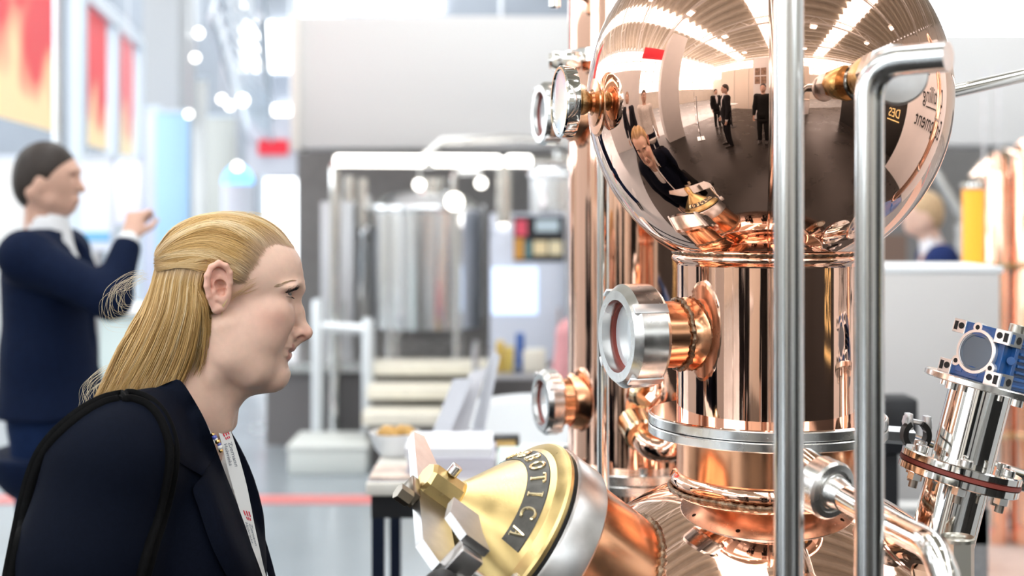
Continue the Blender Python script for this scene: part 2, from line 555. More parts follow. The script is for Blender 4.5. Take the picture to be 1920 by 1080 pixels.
# pipe leaving the top of the sphere
zt = SCN.z + SR * .97
vt = MB(); vt.lathe([(.058, zt - .02), (.058, zt + .02), (.05, zt + .03), (.05, zt + .3)], (AX.x, AX.y, 0))
vt.tube(fillet([(AX.x, AX.y, zt + .29), (AX.x, AX.y, zt + .45), (AX.x + .25, AX.y + .45, zt + .45), (AX.x + .25, AX.y + .45, zt - .3)], .1), .05, 24)
vt.build('vapour_pipe', M_copper_col, still)
def bead(name, r, z, amp, m, parent, thick=.0035, n=260, seed=1):
    rnd = random.Random(seed); pts = []
    ph = [rnd.random() * 6 for _ in range(4)]
    vs = []; fs = []; q = 8
    for i in range(n):
        a = 2 * PI * i / n
        rr = thick * (1 + .14 * math.sin(i * 1.55 + ph[0]) + .22 * rnd.uniform(-1, 1))
        rc = r + amp * math.sin(5 * a + ph[1]); zc = z + amp * math.sin(7 * a + ph[2])
        for k in range(q):
            b = 2 * PI * k / q
            vs.append(V(AX.x + (rc + rr * math.cos(b)) * math.cos(a), AX.y + (rc + rr * math.cos(b)) * math.sin(a), zc + rr * math.sin(b)))
    for i in range(n):
        for k in range(q):
            j = (i + 1) % n; l = (k + 1) % q
            fs.append((i * q + k, j * q + k, j * q + l, i * q + l))
    return mk(name, vs, fs, m, parent, sharp=0)
bead('weld_bead', .1205, 1.4425, .0004, M_weld, still, .0028, seed=3)
# rolled collar under the sphere
zc0, zc1 = 1.4425, zp(493)
cp = [(.117, zc0)] + [(.1185 + .0055 * math.sin(PI * t), zc0 + (zc1 - zc0) * t) for t in [i / 10 for i in range(11)]] + [(.1176, zc1 - .002)]
MB().lathe(cp, AX, n=120).build('rolled_collar', M_copper_col, still)
CR = .1172
ZF = 1.231
MB().lathe([(CR, zc1 + .002), (CR, 1.35), (CR, 1.29), (CR, ZF)], AX, n=140).build('copper_column', M_copper_col, still, sharp=0)
# flange pair
FR = .1545
def ring(z1, z0, r, ri, c=.0012): return [(ri, z1), (r - c, z1), (r, z1 - c), (r, z0 + c), (r - c, z0), (ri, z0)]
M_flface = mat('flange face bright steel', (.80, .70, .64), .09, 1, noise=.06, nscale=12)
MB().lathe(ring(ZF, ZF - .0122, FR, .1), AX, n=140).build('upper_flange', M_steel_br, still)
MB().lathe(ring(ZF - .0136, ZF - .0255, FR, .1), AX, n=140).build('lower_flange', M_steel_br, still)
MB().lathe([(.1, ZF - .0122), (FR - .003, ZF - .0122), (FR - .003, ZF - .0136), (.1, ZF - .0136)], AX, n=100).build('gasket', M_rubber, still)
# copper ring standing in for the copper-coloured reflection on the upper flange
MB().lathe([(CR - .002, ZF + .0012), (FR - .004, ZF + .0012), (FR - .003, ZF + .0002)], AX, n=140).build('copper_reflection_ring', M_copper, still)
for k in range(8):
    a = 2 * PI * (k + .3) / 8; c = AX + V(.139 * math.cos(a), .139 * math.sin(a), 0)
    MB().rod(c + V(0, 0, ZF - .0258), c + V(0, 0, ZF - .0248), .0042, n=14).build('bolt_hole', M_rubber, still)
# neck below
ZW = 1.154
MB().lathe([(CR, ZF - .0255), (CR, 1.18), (CR, ZW)], AX, n=140).build('copper_neck', M_copper_br, still, sharp=0)
MB().lathe([(.1165, ZW + .001)] + [(.1185 + .0075 * math.sin(PI * (.12 + .7 * t)), ZW - .018 * t) for t in [i / 9 for i in range(10)]], AX, n=120).build('rolled_collar', M_copper_col, still)
bead('weld_bead', .1255, 1.1335, .0007, M_weld, still, .0032, seed=5)
# pot
PC = V(AX.x, AX.y, .827); PR = .33
pr = []
b0 = math.asin(.122 / PR)
for i in range(50):
    a = b0 + (PI / 2 - b0) * i / 49
    pr.append((PR * math.sin(a), PR * math.cos(a)))
pr += [(PR, -.3), (PR * .97, -.36), (PR * .8, -.41), (0, -.43)]
pot = MB().lathe(pr, PC, n=160).build('copper_pot', M_copper, still, sharp=30)
MB().lathe([(PR + .006, -.02), (PR + .012, -.03), (PR + .012, -.3), (PR, -.31)], PC, n=120).build('steel_jacket', M_steel_br, still)
for k in range(3):
    a = 2 * PI * k / 3 + .5; c = AX + V(.27 * math.cos(a), .27 * math.sin(a), 0)
    MB().rod(c + V(0, 0, .02), c + V(0, 0, .47), .024).rod(c, c + V(0, 0, .02), .05).build('leg', M_steel_br, still)
# ---- sight glass on the column
def fit_union(o, d, name_nut, parent, R, L0, L1, tube_r, mt, slots=4):
    """tube L0 long leaving o along d, then a round slotted nut of radius R and length L1"""
    d = Vector(d).normalized(); o = Vector(o)
    tb = MB().lathe([(tube_r, -.03), (tube_r, L0 * .55), (tube_r * 1.015, L0)], o, d, n=64).build('sight_tube', mt, parent, sharp=0)
    ri = R * .70
    c = R * .12
    def wp(p, a): return p
    nut = MB().lathe([(tube_r * .99, L0 - .002), (R * .93, L0 - .001), (R, L0 + c * .6), (R, L0 + L1 - c * 1.2), (R - c, L0 + L1), (ri, L0 + L1), (ri, L0 + L1 * .35)], o, d, n=72).build(name_nut, M_steel_br, parent, sharp=28)
    Fm = frame(d)
    for k in range(slots):
        a = 2 * PI * k / slots + .62
        rad = Fm @ V(math.cos(a), math.sin(a), 0); tan = Fm @ V(-math.sin(a), math.cos(a), 0)
        Rb = Matrix((tan, rad, d)).transposed()
        MB().box(o + d * (L0 + L1 * .5) + rad * (R - .0008), (R * .20, .0035, L1 * .96), Rb, .0006).build('spanner_pad', M_alu, nut)
    MB().lathe([(ri * .90, L0 + L1 * .60), (ri * .90, L0 + L1 * .72), (ri * 1.02, L0 + L1 * .72)], o, d, n=64).build('seal', M_redseal, nut)
    MB().lathe([(0, L0 + L1 * .50), (ri * .95, L0 + L1 * .50), (ri * .95, L0 + L1 * .62), (0, L0 + L1 * .62)], o, d, n=64).build('glass', M_sight, nut)
    return nut
M_sight = mat('sight glass pane', (.78, .83, .86), .03, 0, coat=1.0, noise=.1)
ang = math.radians(19)
d = V(-math.cos(ang), -math.sin(ang), 0)
so = V(AX.x, AX.y, 0) + d * CR; so.z = 1.5 - (626 - 390) * (so.y) / FPX
# pulled copper saddle with its weld
sd = []
for i in range(9):
    t = i / 8; sd.append((.0455 + .0215 * (1 - t) ** 2.2, -.021 + .030 * t))
SADN = 96
saddle = MB().lathe(sd, so, d, n=SADN, warp=lambda p, a: V(p.x, p.y, p.z - (.0 if abs(p.y) < 1e-6 else (CR - math.sqrt(max(CR * CR - p.y * p.y, 0))) * max(0, 1 - (p.z + .021) / .034))))
saddle.build('saddle', M_copper_br, still, sharp=0)
fit_union(so, d, 'union_nut', still, .0655, .050, .0475, .0425, M_copper_br)
# weld on the sight tube
rnd = random.Random(4); wb = []
Fm = frame(d)
for i in range(97):
    a = 2 * PI * i / 96
    p = Fm @ V(.0445 * math.cos(a), .0445 * math.sin(a), .0105 + .001 * math.sin(9 * a))
    wb.append(so + p)
MB().tube(wb, [.0031 * (1 + .3 * math.sin(i * 1.7)) for i in range(97)], 8).build('weld_bead', M_weld, still, sharp=0)
# ---- thermometer on the sphere
ta = math.radians(12)
td = V(-math.cos(ta), -math.sin(ta), 0)
th = V(SCN.x, SCN.y, 0) + td * SR * .995; th.z = 1.5 - (192 - 390) * th.y / FPX
to = th + td * -.004
MB().lathe([(.044, -.010), (.044, -.001), (.041, .002), (.031, .003), (.030, .005), (.021, .0065), (.017, .007), (.014, .010), (0, .010)], to, td, n=64).build('copper_boss', M_copper_br, still)
gl = MB().lathe([(0, .010), (.011, .010), (.0145, .014), (.0165, .018), (.0165, .0225), (.013, .025), (.0105, .0265), (.0105, .033), (0, .033)], to, td, n=24).build('brass_gland', mat('worn brass thread', (.45, .32, .16), .32, 1, noise=.5, nscale=150, bump=.4, bscale=300), still)
dial = MB().lathe([(0, .031), (.040, .031), (.0455, .033), (.0462, .037), (.0462, .0485), (.0445, .0505), (.0415, .0505), (.0405, .048), (0, .048)], to, td, n=72).build('dial_case', M_steel, still)
MB().lathe([(.0405, .0484), (.03, .0488), (.0, .0490)], to, td, n=64).build('dial_face', M_dial, dial)
# ---- nozzle with brass union at the front of the sphere
n0 = P(1552, 165, 1.60)
nd = (P(1655, 118, 1.38) - n0).normalized()
nrm = (n0 - SCN).normalized(); n0 = SCN + nrm * SR
nz = MB().lathe([(.020, -.006), (.020, .004), (.018, .008), (.018, .03), (0, .03)], n0, nd, n=32).build('nozzle', M_steel, still)
MB().lathe([(.0235, -.008), (.026, -.004), (.0235, .002), (.018, .004)], n0, nrm, n=40).build('nozzle_flange', mat('dark steel', (.25, .23, .2), .12, 1), still)
MB().lathe([(.0, .026), (.024, .026), (.026, .029), (.026, .064), (.024, .068), (0, .068)], n0, nd, n=40).build('brass_union', M_brass, still)
MB().rod(n0 + nd * .066, n0 + nd * .105, .028, n=8).build('steel_hexagon', M_steel_br, still, sharp=20)
# ---- manway on the shoulder of the pot
DC = P(948, 1001, 1.618)                 # centre of the lid
ma = (DC - PC).normalized()
e1 = V(-.631, 0, -.775)
e1 = (e1 - ma * e1.dot(ma)).normalized()
mb = ma.cross(e1)
MR = .1235
way = MB().lathe([(.1165, -.20), (.1165, -.05), (.1165, -.03)], DC, ma, n=120).build('manway_neck', M_copper_br, still, sharp=0)
ringm = MB().lathe([(.108, -.052), (MR + .001, -.052), (MR + .0035, -.049), (MR + .0035, -.008), (MR + .001, -.004), (.108, -.004)], DC, ma, n=140).build('steel_ring', M_steel_mt, way)
MB().lathe([(.1, -.006), (MR - .004, -.006), (MR - .004, .0015), (.1, .0015)], DC, ma, n=100).build('gasket', M_rubber, way)
lid = MB().lathe([(.1, .001), (MR, .001), (MR + .001, .0025), (MR + .001, .0065), (MR - .0015, .0095), (.1125, .0155), (.110, .0165), (.0235, .0805), (.0225, .0815), (0, .0815)], DC, ma, n=160).build('brass_lid', M_brass, way, sharp=12)
# weld between neck and pot
rnd = random.Random(9); loop = []
for i in range(181):
    a = 2 * PI * i / 180
    off = (e1 * math.cos(a) + mb * math.sin(a)) * .1175
    # point of the neck's surface that lies on the pot sphere
    q = DC + off - PC
    bq = q.dot(ma); cq = q.dot(q) - (PR + .001) ** 2
    disc = bq * bq - cq
    t = -bq + math.sqrt(max(disc, 0))
    loop.append(DC + off + ma * t)
MB().tube(loop, [.0042 * (1 + .3 * math.sin(i * 2.1) + .2 * rnd.uniform(-1, 1)) for i in range(181)], 8).build('weld_bead', M_weld, way, sharp=0)
# lettering plate following the cone
c0r, c0h, c1r, c1h = .110, .0165, .0235, .0805
def cone_pt(s, a, lift=0.0):
    """s: 0 at the rim .. 1 at the top of the cone; a: angle about the axis"""
    r = c0r + (c1r - c0r) * s; h = c0h + (c1h - c0h) * s
    nn = V(c1h - c0h, c0r - c1r).normalized() if False else Vector(((c1h - c0h), (c0r - c1r))).normalized()
    r += nn.x * lift; h += nn.y * lift
    return DC + ma * h + (e1 * math.cos(a) + mb * math.sin(a)) * r
A_MID, A_HALF = math.radians(163), math.radians(66)
S0, S1 = .075, .335
pv = []; pf = []; na = 60
ends = .09
for i in range(na + 1):
    a = A_MID - A_HALF + 2 * A_HALF * i / na
    for s in (S0, S0 + .01, S1 - .01, S1):
        pv.append(cone_pt(s, a, .0004 if s in (S0, S1) else .0012))
for i in range(na):
    for k in range(3): pf.append((i * 4 + k, i * 4 + k + 1, i * 4 + k + 5, i * 4 + k + 4))
MB().add(pv, pf).build('name_plate', M_brass_dk, lid)
M_brass_lt = mat('polished brass lettering', (.93, .80, .52), .22, 1)
word = 'ROBOTICA'
SERIF = {
 'A': [[(.30, 0), (.5, 1)], [(.5, 1), (.78, 0)], [(.38, .35), (.66, .35)], [(.18, 0), (.42, 0)], [(.62, 0), (.92, 0)]],
 'T': [[(.5, 0), (.5, 1)], [(.15, 1), (.85, 1)], [(.15, 1), (.15, .82)], [(.85, 1), (.85, .82)], [(.35, 0), (.65, 0)]],
 'I': [[(.5, 0), (.5, 1)], [(.32, 1), (.68, 1)], [(.32, 0), (.68, 0)]],
}
def glyph(ch):
    if ch in SERIF: return SERIF[ch]
    if ch == 'O': return [[(.5 + .36 * math.cos(2 * PI * i / 20), .5 + .5 * math.sin(2 * PI * i / 20)) for i in range(21)]]
    if ch == 'C': return [[(.54 + .40 * math.cos(.75 + (2 * PI - 1.5) * i / 18), .5 + .5 * math.sin(.75 + (2 * PI - 1.5) * i / 18)) for i in range(19)], [(.83, .84), (.86, 1.0)], [(.83, .16), (.86, .02)]]
    if ch in 'BR':
        up = [(.3, 1), (.58, 1), (.74, .93), (.78, .77), (.74, .61), (.58, .54), (.3, .54)]
        g = [[(.3, 0), (.3, 1)], [(.15, 1), (.3, 1)], [(.15, 0), (.45, 0)], up]
        if ch == 'B': g.append([(.3, .54), (.6, .54), (.8, .45), (.84, .27), (.8, .09), (.6, 0), (.3, 0)])
        else: g += [[(.5, .54), (.85, 0)], [(.75, 0), (.98, 0)]]
        return g
LH = .62 * (S1 - S0); SM = (S0 + S1) / 2
pitch = 2 * A_HALF / (len(word) + .35)
# letters read from the far side round to the near side, feet towards the cone top
for ci, ch in enumerate(word):
    ac = A_MID + A_HALF - pitch * (ci + .68)
    lw = pitch * .70
    mb2 = MB()
    for st in glyph(ch):
        path = []
        for (gx, gy) in st:
            path.append((gx, gy))
        fine = [path[0]]
        for p, q in zip(path, path[1:]):
            for k in range(1, 4): fine.append((p[0] + (q[0] - p[0]) * k / 3, p[1] + (q[1] - p[1]) * k / 3))
        pts = [cone_pt(SM + LH * (.5 - gy), ac - (gx - .5) * lw, .0018) for gx, gy in fine]
        thin = (len(st) == 2 and abs(st[0][1] - st[1][1]) < .05)
        mb2.tube(pts, .0012 if thin else .0019, 6)
    mb2.build('letter', M_brass_lt, lid)
# nub, bolt and clamp yoke
nub = MB().lathe([(0, .074), (.0205, .074), (.0205, .124), (.0175, .1285), (0, .1285)], DC, ma, n=8, hint=tuple(e1)).build('brass_stub', M_brass, lid, sharp=25)
MB().rod(DC + ma * .104 - e1 * .020, DC + ma * .104 - e1 * .033, .0072, n=24, bev=.001).build('stub_bolt', M_steel_br, lid)
phi = math.radians(80)
yd = e1 * math.cos(phi) + mb * math.sin(phi)      # along the yoke, towards the viewer
yw = ma.cross(yd)
RY = Matrix((yd, yw, ma)).transposed()
YC = DC + ma * .113
RYb = Matrix((yd, ma, -yw)).transposed()
poly = [(-.135, .112), (-.125, .130), (.125, .130), (.150, .108), (.150, .072), (.118, .080), (.03, .084), (-.05, .084)]
MB().prism([(x_, y_) for x_, y_ in poly], .0105, .0235, DC, RYb).build('clamp_yoke', M_steel_mt, way, smooth=False)
MB().prism([(.085, .083), (.085, .120), (.125, .1285), (.150, .108), (.150, .074), (.118, .081)], -.034, -.0235, DC, RYb).build('clamp_yoke', M_steel_mt, way, smooth=False)
for sgn in (1,):
    b = YC + yd * (.150 * sgn)
    MB().box(b - ma * .024, (.024, .046, .030), RY, .003).build('yoke_jaw', M_steel_mt, way)
    MB().rod(b - ma * .135, b - ma * .03, .0075, n=14).build('swing_bolt', M_steel_br, way)
    MB().box(b - ma * .128, (.03, .03, .03), RY, .003).build('hinge_lug', M_steel_mt, way)
hb = DC + ma * .130 + yd * .02 - yw * .017
MB().box(hb + ma * .006, (.040, .020, .012), RY, .002).build('lock_plate', mat('bronze steel', (.30, .25, .19), .3, 1, noise=.3), way)
MB().hexnut(hb + ma * .010 + yd * .022, hb + ma * .028 + yd * .022, .010).build('lock_nut', MATS['bronze steel'], way, sharp=20)
# black ball knob below the lid
kb = P(828, 1106, 1.42)
MB().lathe([(.0, -.022)] + [(.022 * math.sin(a), -.022 * math.cos(a)) for a in [PI * i / 16 for i in range(1, 16)]] + [(0, .022)], kb, n=32).build('ball_knob', M_rubber, way, sharp=0)
MB().rod(kb, DC + ma * -.02 + yd * .14, .006, n=12).build('knob_rod', M_steel, way)
MB().box(P(968, 1078, 1.52), (.05, .02, .02), RY, .005).build('lid_latch', M_steel_br, way)

# ---- agitator with gear motor
T0 = P(1766, 1015, 1.70); T1 = P(1838, 735, 1.70)
at = (T1 - T0).normalized()
agi = MB().rod(T0 - at * .12, T0 + at * .085, .0395, n=64).build('agitator_tube', M_steel, still)
fc = P(1808, 884, 1.70)
dist = (fc - T0).dot(at); fc = T0 + at * dist
MB().rod(fc + at * .002, fc + at * .11, .0385, n=64).build('drive_tube', M_steel, agi)
MB().lathe([(.03, .0015), (.073, .0015), (.075, .003), (.075, .0105), (.073, .012), (.03, .012)], fc, at, n=80).build('upper_flange', M_steel, agi)
MB().lathe([(.03, -.0035), (.0755, -.0035), (.0755, .0015), (.03, .0015)], fc, at, n=80).build('gasket', M_redseal, agi)
MB().lathe([(.03, -.0145), (.073, -.0145), (.075, -.013), (.075, -.005), (.073, -.0035), (.03, -.0035)], fc, at, n=80).build('lower_flange', M_steel, agi)
Fa = frame(at, (1, 0, 0))
for k in range(6):
    a = 2 * PI * k / 6 + .25
    r = Fa @ V(math.cos(a), math.sin(a), 0) * .061
    MB().rod(fc + r + at * .012, fc + r + at * .021, .0085, n=20, bev=.001).build('bolt_head', M_steel_br, agi)
    MB().hexnut(fc + r - at * .024, fc + r - at * .0145, .0095).build('nut', M_steel_br, agi, sharp=20)
    MB().rod(fc + r - at * .034, fc + r - at * .022, .0055, n=12).build('bolt_end', mat('threaded bolt', (.35, .31, .27), .4, 1, noise=.3), agi)
# gearbox mounting plate
gp = fc + at * .108
MB().lathe([(.0, 0), (.070, 0), (.072, .0015), (.072, .0075), (.070, .009), (0, .009)], gp, at, n=80).build('motor_plate', M_steel_br, agi)
for k in range(4):
    a = 2 * PI * k / 4 + .55
    r = Fa @ V(math.cos(a), math.sin(a), 0) * .056
    MB().rod(gp + r - at * .009, gp + r, .0075, n=18).build('bolt_head', M_steel_br, agi)
gz = at
n1 = V(-.84, -.54, 0); n1 = (n1 - gz * n1.dot(gz)).normalized()      # face with the round cover
n2 = n1.cross(gz)
if n2.x < 0: n2 = -n2
RG = Matrix((n2, n1, gz)).transposed()          # x: right along the face, y: out of the face, z: up
GO = gp + gz * .009 + n2 * .006
def G(x, y, z): return GO + n2 * x + n1 * y + gz * z
gear = MB()
def gbox(mbx, x0, x1, y0, y1, z0, z1, bev=.0015):
    c = G((x0 + x1) / 2, (y0 + y1) / 2, (z0 + z1) / 2)
    return mbx.box(c, (x1 - x0, y1 - y0, z1 - z0), RG, bev)
gbox(gear, -.056, .046, -.12, .042, .0, .019)
gbox(gear, -.048, .046, -.12, .042, .062, .081)
gbox(gear, -.004, .040, -.12, .036, .017, .064)
gb = gear.build('gearbox', M_blue, agi, smooth=False)
for zz in (.024, .033, .042, .051):
    m_ = MB(); gbox(m_, .036, .0485, -.125, .006, zz, zz + .0042, .001); m_.build('cooling_rib', M_blue, gb, smooth=False)
for zz in (.004, .0135, .066, .0755):
    m_ = MB(); gbox(m_, .040, .0485, -.125, .010, zz, zz + .0035, .001); m_.build('cooling_rib', M_blue, gb, smooth=False)
m_ = MB(); gbox(m_, .036, .0475, .010, .018, .019, .063, .001); m_.build('cast_rib', M_blue, gb, smooth=False)
MB().rod(G(.030, -.008, .041), G(.047, .024, .041), .006, n=14).build('cast_boss', M_blue, gb)
cc = G(-.001, .040, .041)
MB().lathe([(.026, -.012), (.0325, -.012), (.0335, .002), (.0325, .0035), (.0285, .0035), (.028, .002), (.026, .002)], cc, n1, n=64).build('cover_ring', M_alu, gb)
MB().lathe([(0, -.005), (.028, -.005), (.028, .001), (.027, .0024), (.024, .0024), (.0235, .0014), (0, .0014)], cc, n1, n=64).build('cover_disc', mat('grey bearing cap', (.16, .20, .25), .38, .3), gb)
for a in (100, 215, 330):
    ar = math.radians(a); p = cc + (n2 * math.cos(ar) + gz * math.sin(ar)) * .0355
    MB().rod(p - n1 * .01, p + n1 * .0032, .0075, n=20).build('ring_ear', M_alu, gb)
    MB().rod(p + n1 * .0031, p + n1 * .0036, .0036, n=14).build('ear_hole', M_rubber, gb)
def pad(x, z, w, m, hole, nrm_face='y'):
    if nrm_face == 'y':
        c = G(x, .0425, z); R = RG
        MB().box(c, (w, .004, .0205), R, .0005).build('machined_pad', m, gb, smooth=False)
        q = G(x + hole * w * .18, .0447, z + .001); MB().rod(q, q + n1 * .0006, .0048, n=16).build('pad_hole', MATS['blue enamel'] if False else M_rubber, gb)
        q = G(x - hole * w * .24, .0447, z); MB().box(q, (w * .26, .0012, .013), R).build('pad_slot', M_rubber, gb, smooth=False)
pad(-.046, .0095, .022, M_alu, 1); pad(-.038, .0715, .022, M_alu, 1)
pad(.038, .0095, .026, M_alu, -1); pad(.038, .0715, .026, M_alu, -1)
for y_, z in ((.026, .0095), (.026, .0715)):
    MB().box(G(.0465, y_, z), (.005, .031, .0215), RG, .0005).build('machined_pad', M_alu_dk, gb, smooth=False)
    q = G(.0491, y_ - .006, z); MB().rod(q, q + n2 * .0006, .0056, n=16).build('pad_hole', M_rubber, gb)
    q = G(.0491, y_ + .009, z); MB().box(q, (.0012, .008, .014), RG).build('pad_slot', M_blue, gb, smooth=False)
for zz in (.030, .040, .050):
    m_ = MB(); gbox(m_, -.046, -.020, -.035, .010, zz, zz + .0022, .0004); m_.build('fin', mat('dark fin', (.09, .10, .13), .4, .5), gb, smooth=False)
m_ = MB(); gbox(m_, -.028, -.003, -.03, .022, .018, .063, .002); m_.build('inner_housing', M_alu_dk, gb, smooth=False)
MB().rod(G(.034, .010, .078), G(.034, .010, .094), .0115, n=24, bev=.001).build('filler_plug', mat('plug steel', (.5, .48, .42), .35, 1), gb)
m_ = MB(); gbox(m_, -.02, .02, .036, .0425, .0645, .0785, .001); m_.build('cast_rib', M_blue, gb, smooth=False)
m_ = MB(); gbox(m_, -.028, -.016, .0415, .0432, .006, .014, .0005); m_.build('cast_boss', M_blue, gb, smooth=False)
m_ = MB(); gbox(m_, -.002, .012, .0415, .0432, .005, .013, .0005); m_.build('cast_boss', M_blue, gb, smooth=False)
# motor beyond the gearbox
mo = MB().rod(G(-.004, -.12, .040), G(-.004, -.30, .040), .048, n=40, bev=.005).build('motor', M_blue, agi)

_t = Matrix.Translation(GO) @ Matrix.Scale(.86, 4) @ Matrix.Translation(-GO)
for o_ in [gb, mo] + list(gb.children): o_.data.transform(_t)

# ---- side outlet with union and bent tube (lower right, in front of the neck)
u0 = AX + V(.06, -.10, 0); u0.z = 1.5 - (900 - 390) * u0.y / FPX
u1 = P(1556, 918, 1.50)
ud = (P(1660, 968, 1.43) - u1).normalized()
MB().rod(P(1508, 882, 1.57), u1, .027, n=40).build('outlet_stub', M_steel, still)
MB().lathe([(0, -.022), (.030, -.022), (.0335, -.018), (.0335, .004), (.031, .007), (.0245, .0075), (.024, .0055), (.0205, .0055), (.020, .0075), (.0195, .008), (.0145, .028), (0, .028)], u1, ud, n=60).build('union_nut', M_steel_br, still, sharp=25)
tp = fillet([u1 + ud * .01, P(1664, 980, 1.42), P(1752, 1024, 1.32), P(1782, 1110, 1.30), P(1782, 1500, 1.30)], .06, 10)
MB().tube(tp, .0150, 28).build('outlet_tube', M_steel, still)
# hexagon fitting beside the agitator
hx = P(1795, 1030, 1.60)
MB().rod(hx - V(0, 0, .04), hx + V(0, 0, .012), .0205, n=6).build('hexagon_fitting', MATS['plug steel'], still, sharp=20)
MB().lathe([(.0155, .012), (.019, .016), (.0205, .014), (.0205, .010)], hx, n=40).lathe([(0, .004), (.012, .004), (.0155, .0145)], hx, n=40).build('fitting_mouth', MATS['plug steel'], still)
MB().rod(hx - V(0, 0, .17), hx - V(0, 0, .03), .0145, n=24).build('fitting_stem', MATS['plug steel'], still)
# lyne arm: thin polished tube leaving behind the sphere to the right
MB().tube([P(1700, 190, 1.93), P(1790, 171, 1.96), P(2050, 112, 2.10)], .0098, 20).build('return_tube', M_steel, still)
M_pipe = mat('satin stainless pipe', (.62, .62, .61), .16, 1)
# ------------------------------------------------------------------ steel pipes in front of the still
def vpipe(px, y): return P(px, HOR, y).x
YP = 1.35
x1 = vpipe(1479, YP)
p1 = thing('steel_pipe', 'tall straight brushed steel pipe crossing the middle of the copper sphere', 'pipe', (x1, YP, 0))
MB().rod((x1, YP, .012), (x1, YP, 2.6), .0152, n=48).build('pipe', M_pipe, p1, sharp=50)
MB().lathe([(0, .012), (.04, .012), (.04, .02), (.016, .022)], (x1, YP, 0), n=32).build('foot_plate', M_steel_br, p1)
YQ = 1.32
x2 = vpipe(1630, YQ)
p2 = thing('steel_pipe', 'steel pipe with an elbow at its top, right of the straight pipe', 'pipe', (x2, YQ, 0))
zt = P(0, 118, YQ).z
pts = fillet([(x2, YQ, .012), (x2, YQ, zt), P(1778, 106, YQ - .05)], .046, 16)
MB().tube(pts, .0146, 48).build('pipe', M_pipe, p2, sharp=50)
MB().lathe([(0, .012), (.04, .012), (.04, .02), (.016, .022)], (x2, YQ, 0), n=32).build('foot_plate', M_steel_br, p2)
# clamp ferrule behind the elbow
fd = (P(1655, 118, 1.36) - n0).normalized()
fo = P(1682, 140, 1.40)
MB().lathe([(0, -.006), (.030, -.006), (.032, -.004), (.032, .002), (.030, .004), (.02, .004), (.0, .004)], fo, fd, n=48).build('ferrule', M_steel_mt, p2)
MB().rod(n0 + nd * .095, fo, .016, n=32).build('elbow_stub', M_steel_br, p2)
# lower edge of the elbow: short leg joining the ferrule
# thin steel post behind the sphere
YR = 2.02
x3 = vpipe(1131, YR)
p3 = thing('steel_post', 'thin steel post beside the rear copper column', 'post', (x3, YR, 0))
MB().rod((x3, YR, .0), (x3, YR, 1.62), .0092, n=24).build('post_tube', M_steel, p3)
MB().lathe([(0, 0), (.035, 0), (.035, .006), (0, .006)], (x3, YR, 0), n=24).build('foot_plate', M_steel_br, p3)
# pipes and clip at the right behind the agitator
pr_ = thing('pipe_run', 'thin steel tubes running behind the agitator at the right', 'pipe', P(1790, 850, 1.93))
MB().tube([P(1640, 812, 1.88), P(1700, 820, 1.90), P(1790, 852, 1.93), P(2000, 918, 2.0)], .0092, 16).build('upper_tube', M_steel, pr_)
MB().tube([P(1700, 850, 1.94), P(1790, 872, 1.96), P(2000, 935, 2.02)], .0085, 16).build('lower_tube', M_steel, pr_)
MB().rod(P(1650, 814, 1.88), P(1708, 818, 1.895), .0125, n=6).build('tube_nut', M_zinc, pr_, sharp=20)
MB().tube([P(2000, 918, 2.0), P(2010, 930, 2.0), V(.84, 2.0, 0.01)], .0092, 12).build('drop_leg', M_steel, pr_)
MB().tube([P(2000, 935, 2.02), P(2014, 950, 2.02), V(.86, 2.02, 0.01)], .0085, 12).build('drop_leg', M_steel, pr_)
clip = thing('pipe_clip', 'open pipe clip with black rubber lining beside the agitator', 'clip', P(1722, 842, 1.80))
cc_ = P(1717, 815, 1.80); sc_ = 1.80 / FPX
cl = []
for i in range(25):
    a = math.radians(118) + math.radians(304) * i / 24
    cl.append(cc_ + V(math.cos(a) * 22 * sc_, 0, math.sin(a) * 24 * sc_))
vs, fs = [], []
for i, p in enumerate(cl):
    rd = (p - cc_).normalized()
    for a, b in ((-1, -1), (1, -1), (1, 1), (-1, 1)): vs.append(p + rd * a * .0035 + V(0, b * .009, 0))
for k in range(len(cl) - 1):
    for q in range(4): fs.append((k * 4 + q, k * 4 + (q + 1) % 4, k * 4 + 4 + (q + 1) % 4, k * 4 + 4 + q))
fs += [(0, 1, 2, 3), tuple(len(vs) - 4 + q for q in range(4))]
MB().add(vs, fs).build('rubber_lining', M_rubber, clip)
for px_, py_ in ((1704, 790), (1738, 795)):
    MB().box(P(px_, py_, 1.80), (.008, .016, .022), None, .001).build('clip_lug', M_zinc, clip)
MB().rod(P(1699, 787, 1.80), P(1744, 797, 1.80), .0035, n=12).build('clip_screw', M_zinc, clip)
MB().rod(P(1695, 786, 1.80), P(1702, 788, 1.80), .008, n=6).build('clip_nut', M_zinc, clip, sharp=20)
MB().rod(P(1738, 796, 1.80), P(1745, 797, 1.80), .008, n=16).build('screw_head', M_zinc, clip)
MB().rod(P(1722, 842, 1.80), fc + V(0, .02, .012) - V(.045, 0, -.01), .0045, n=10).build('clip_stud', M_zinc, clip)

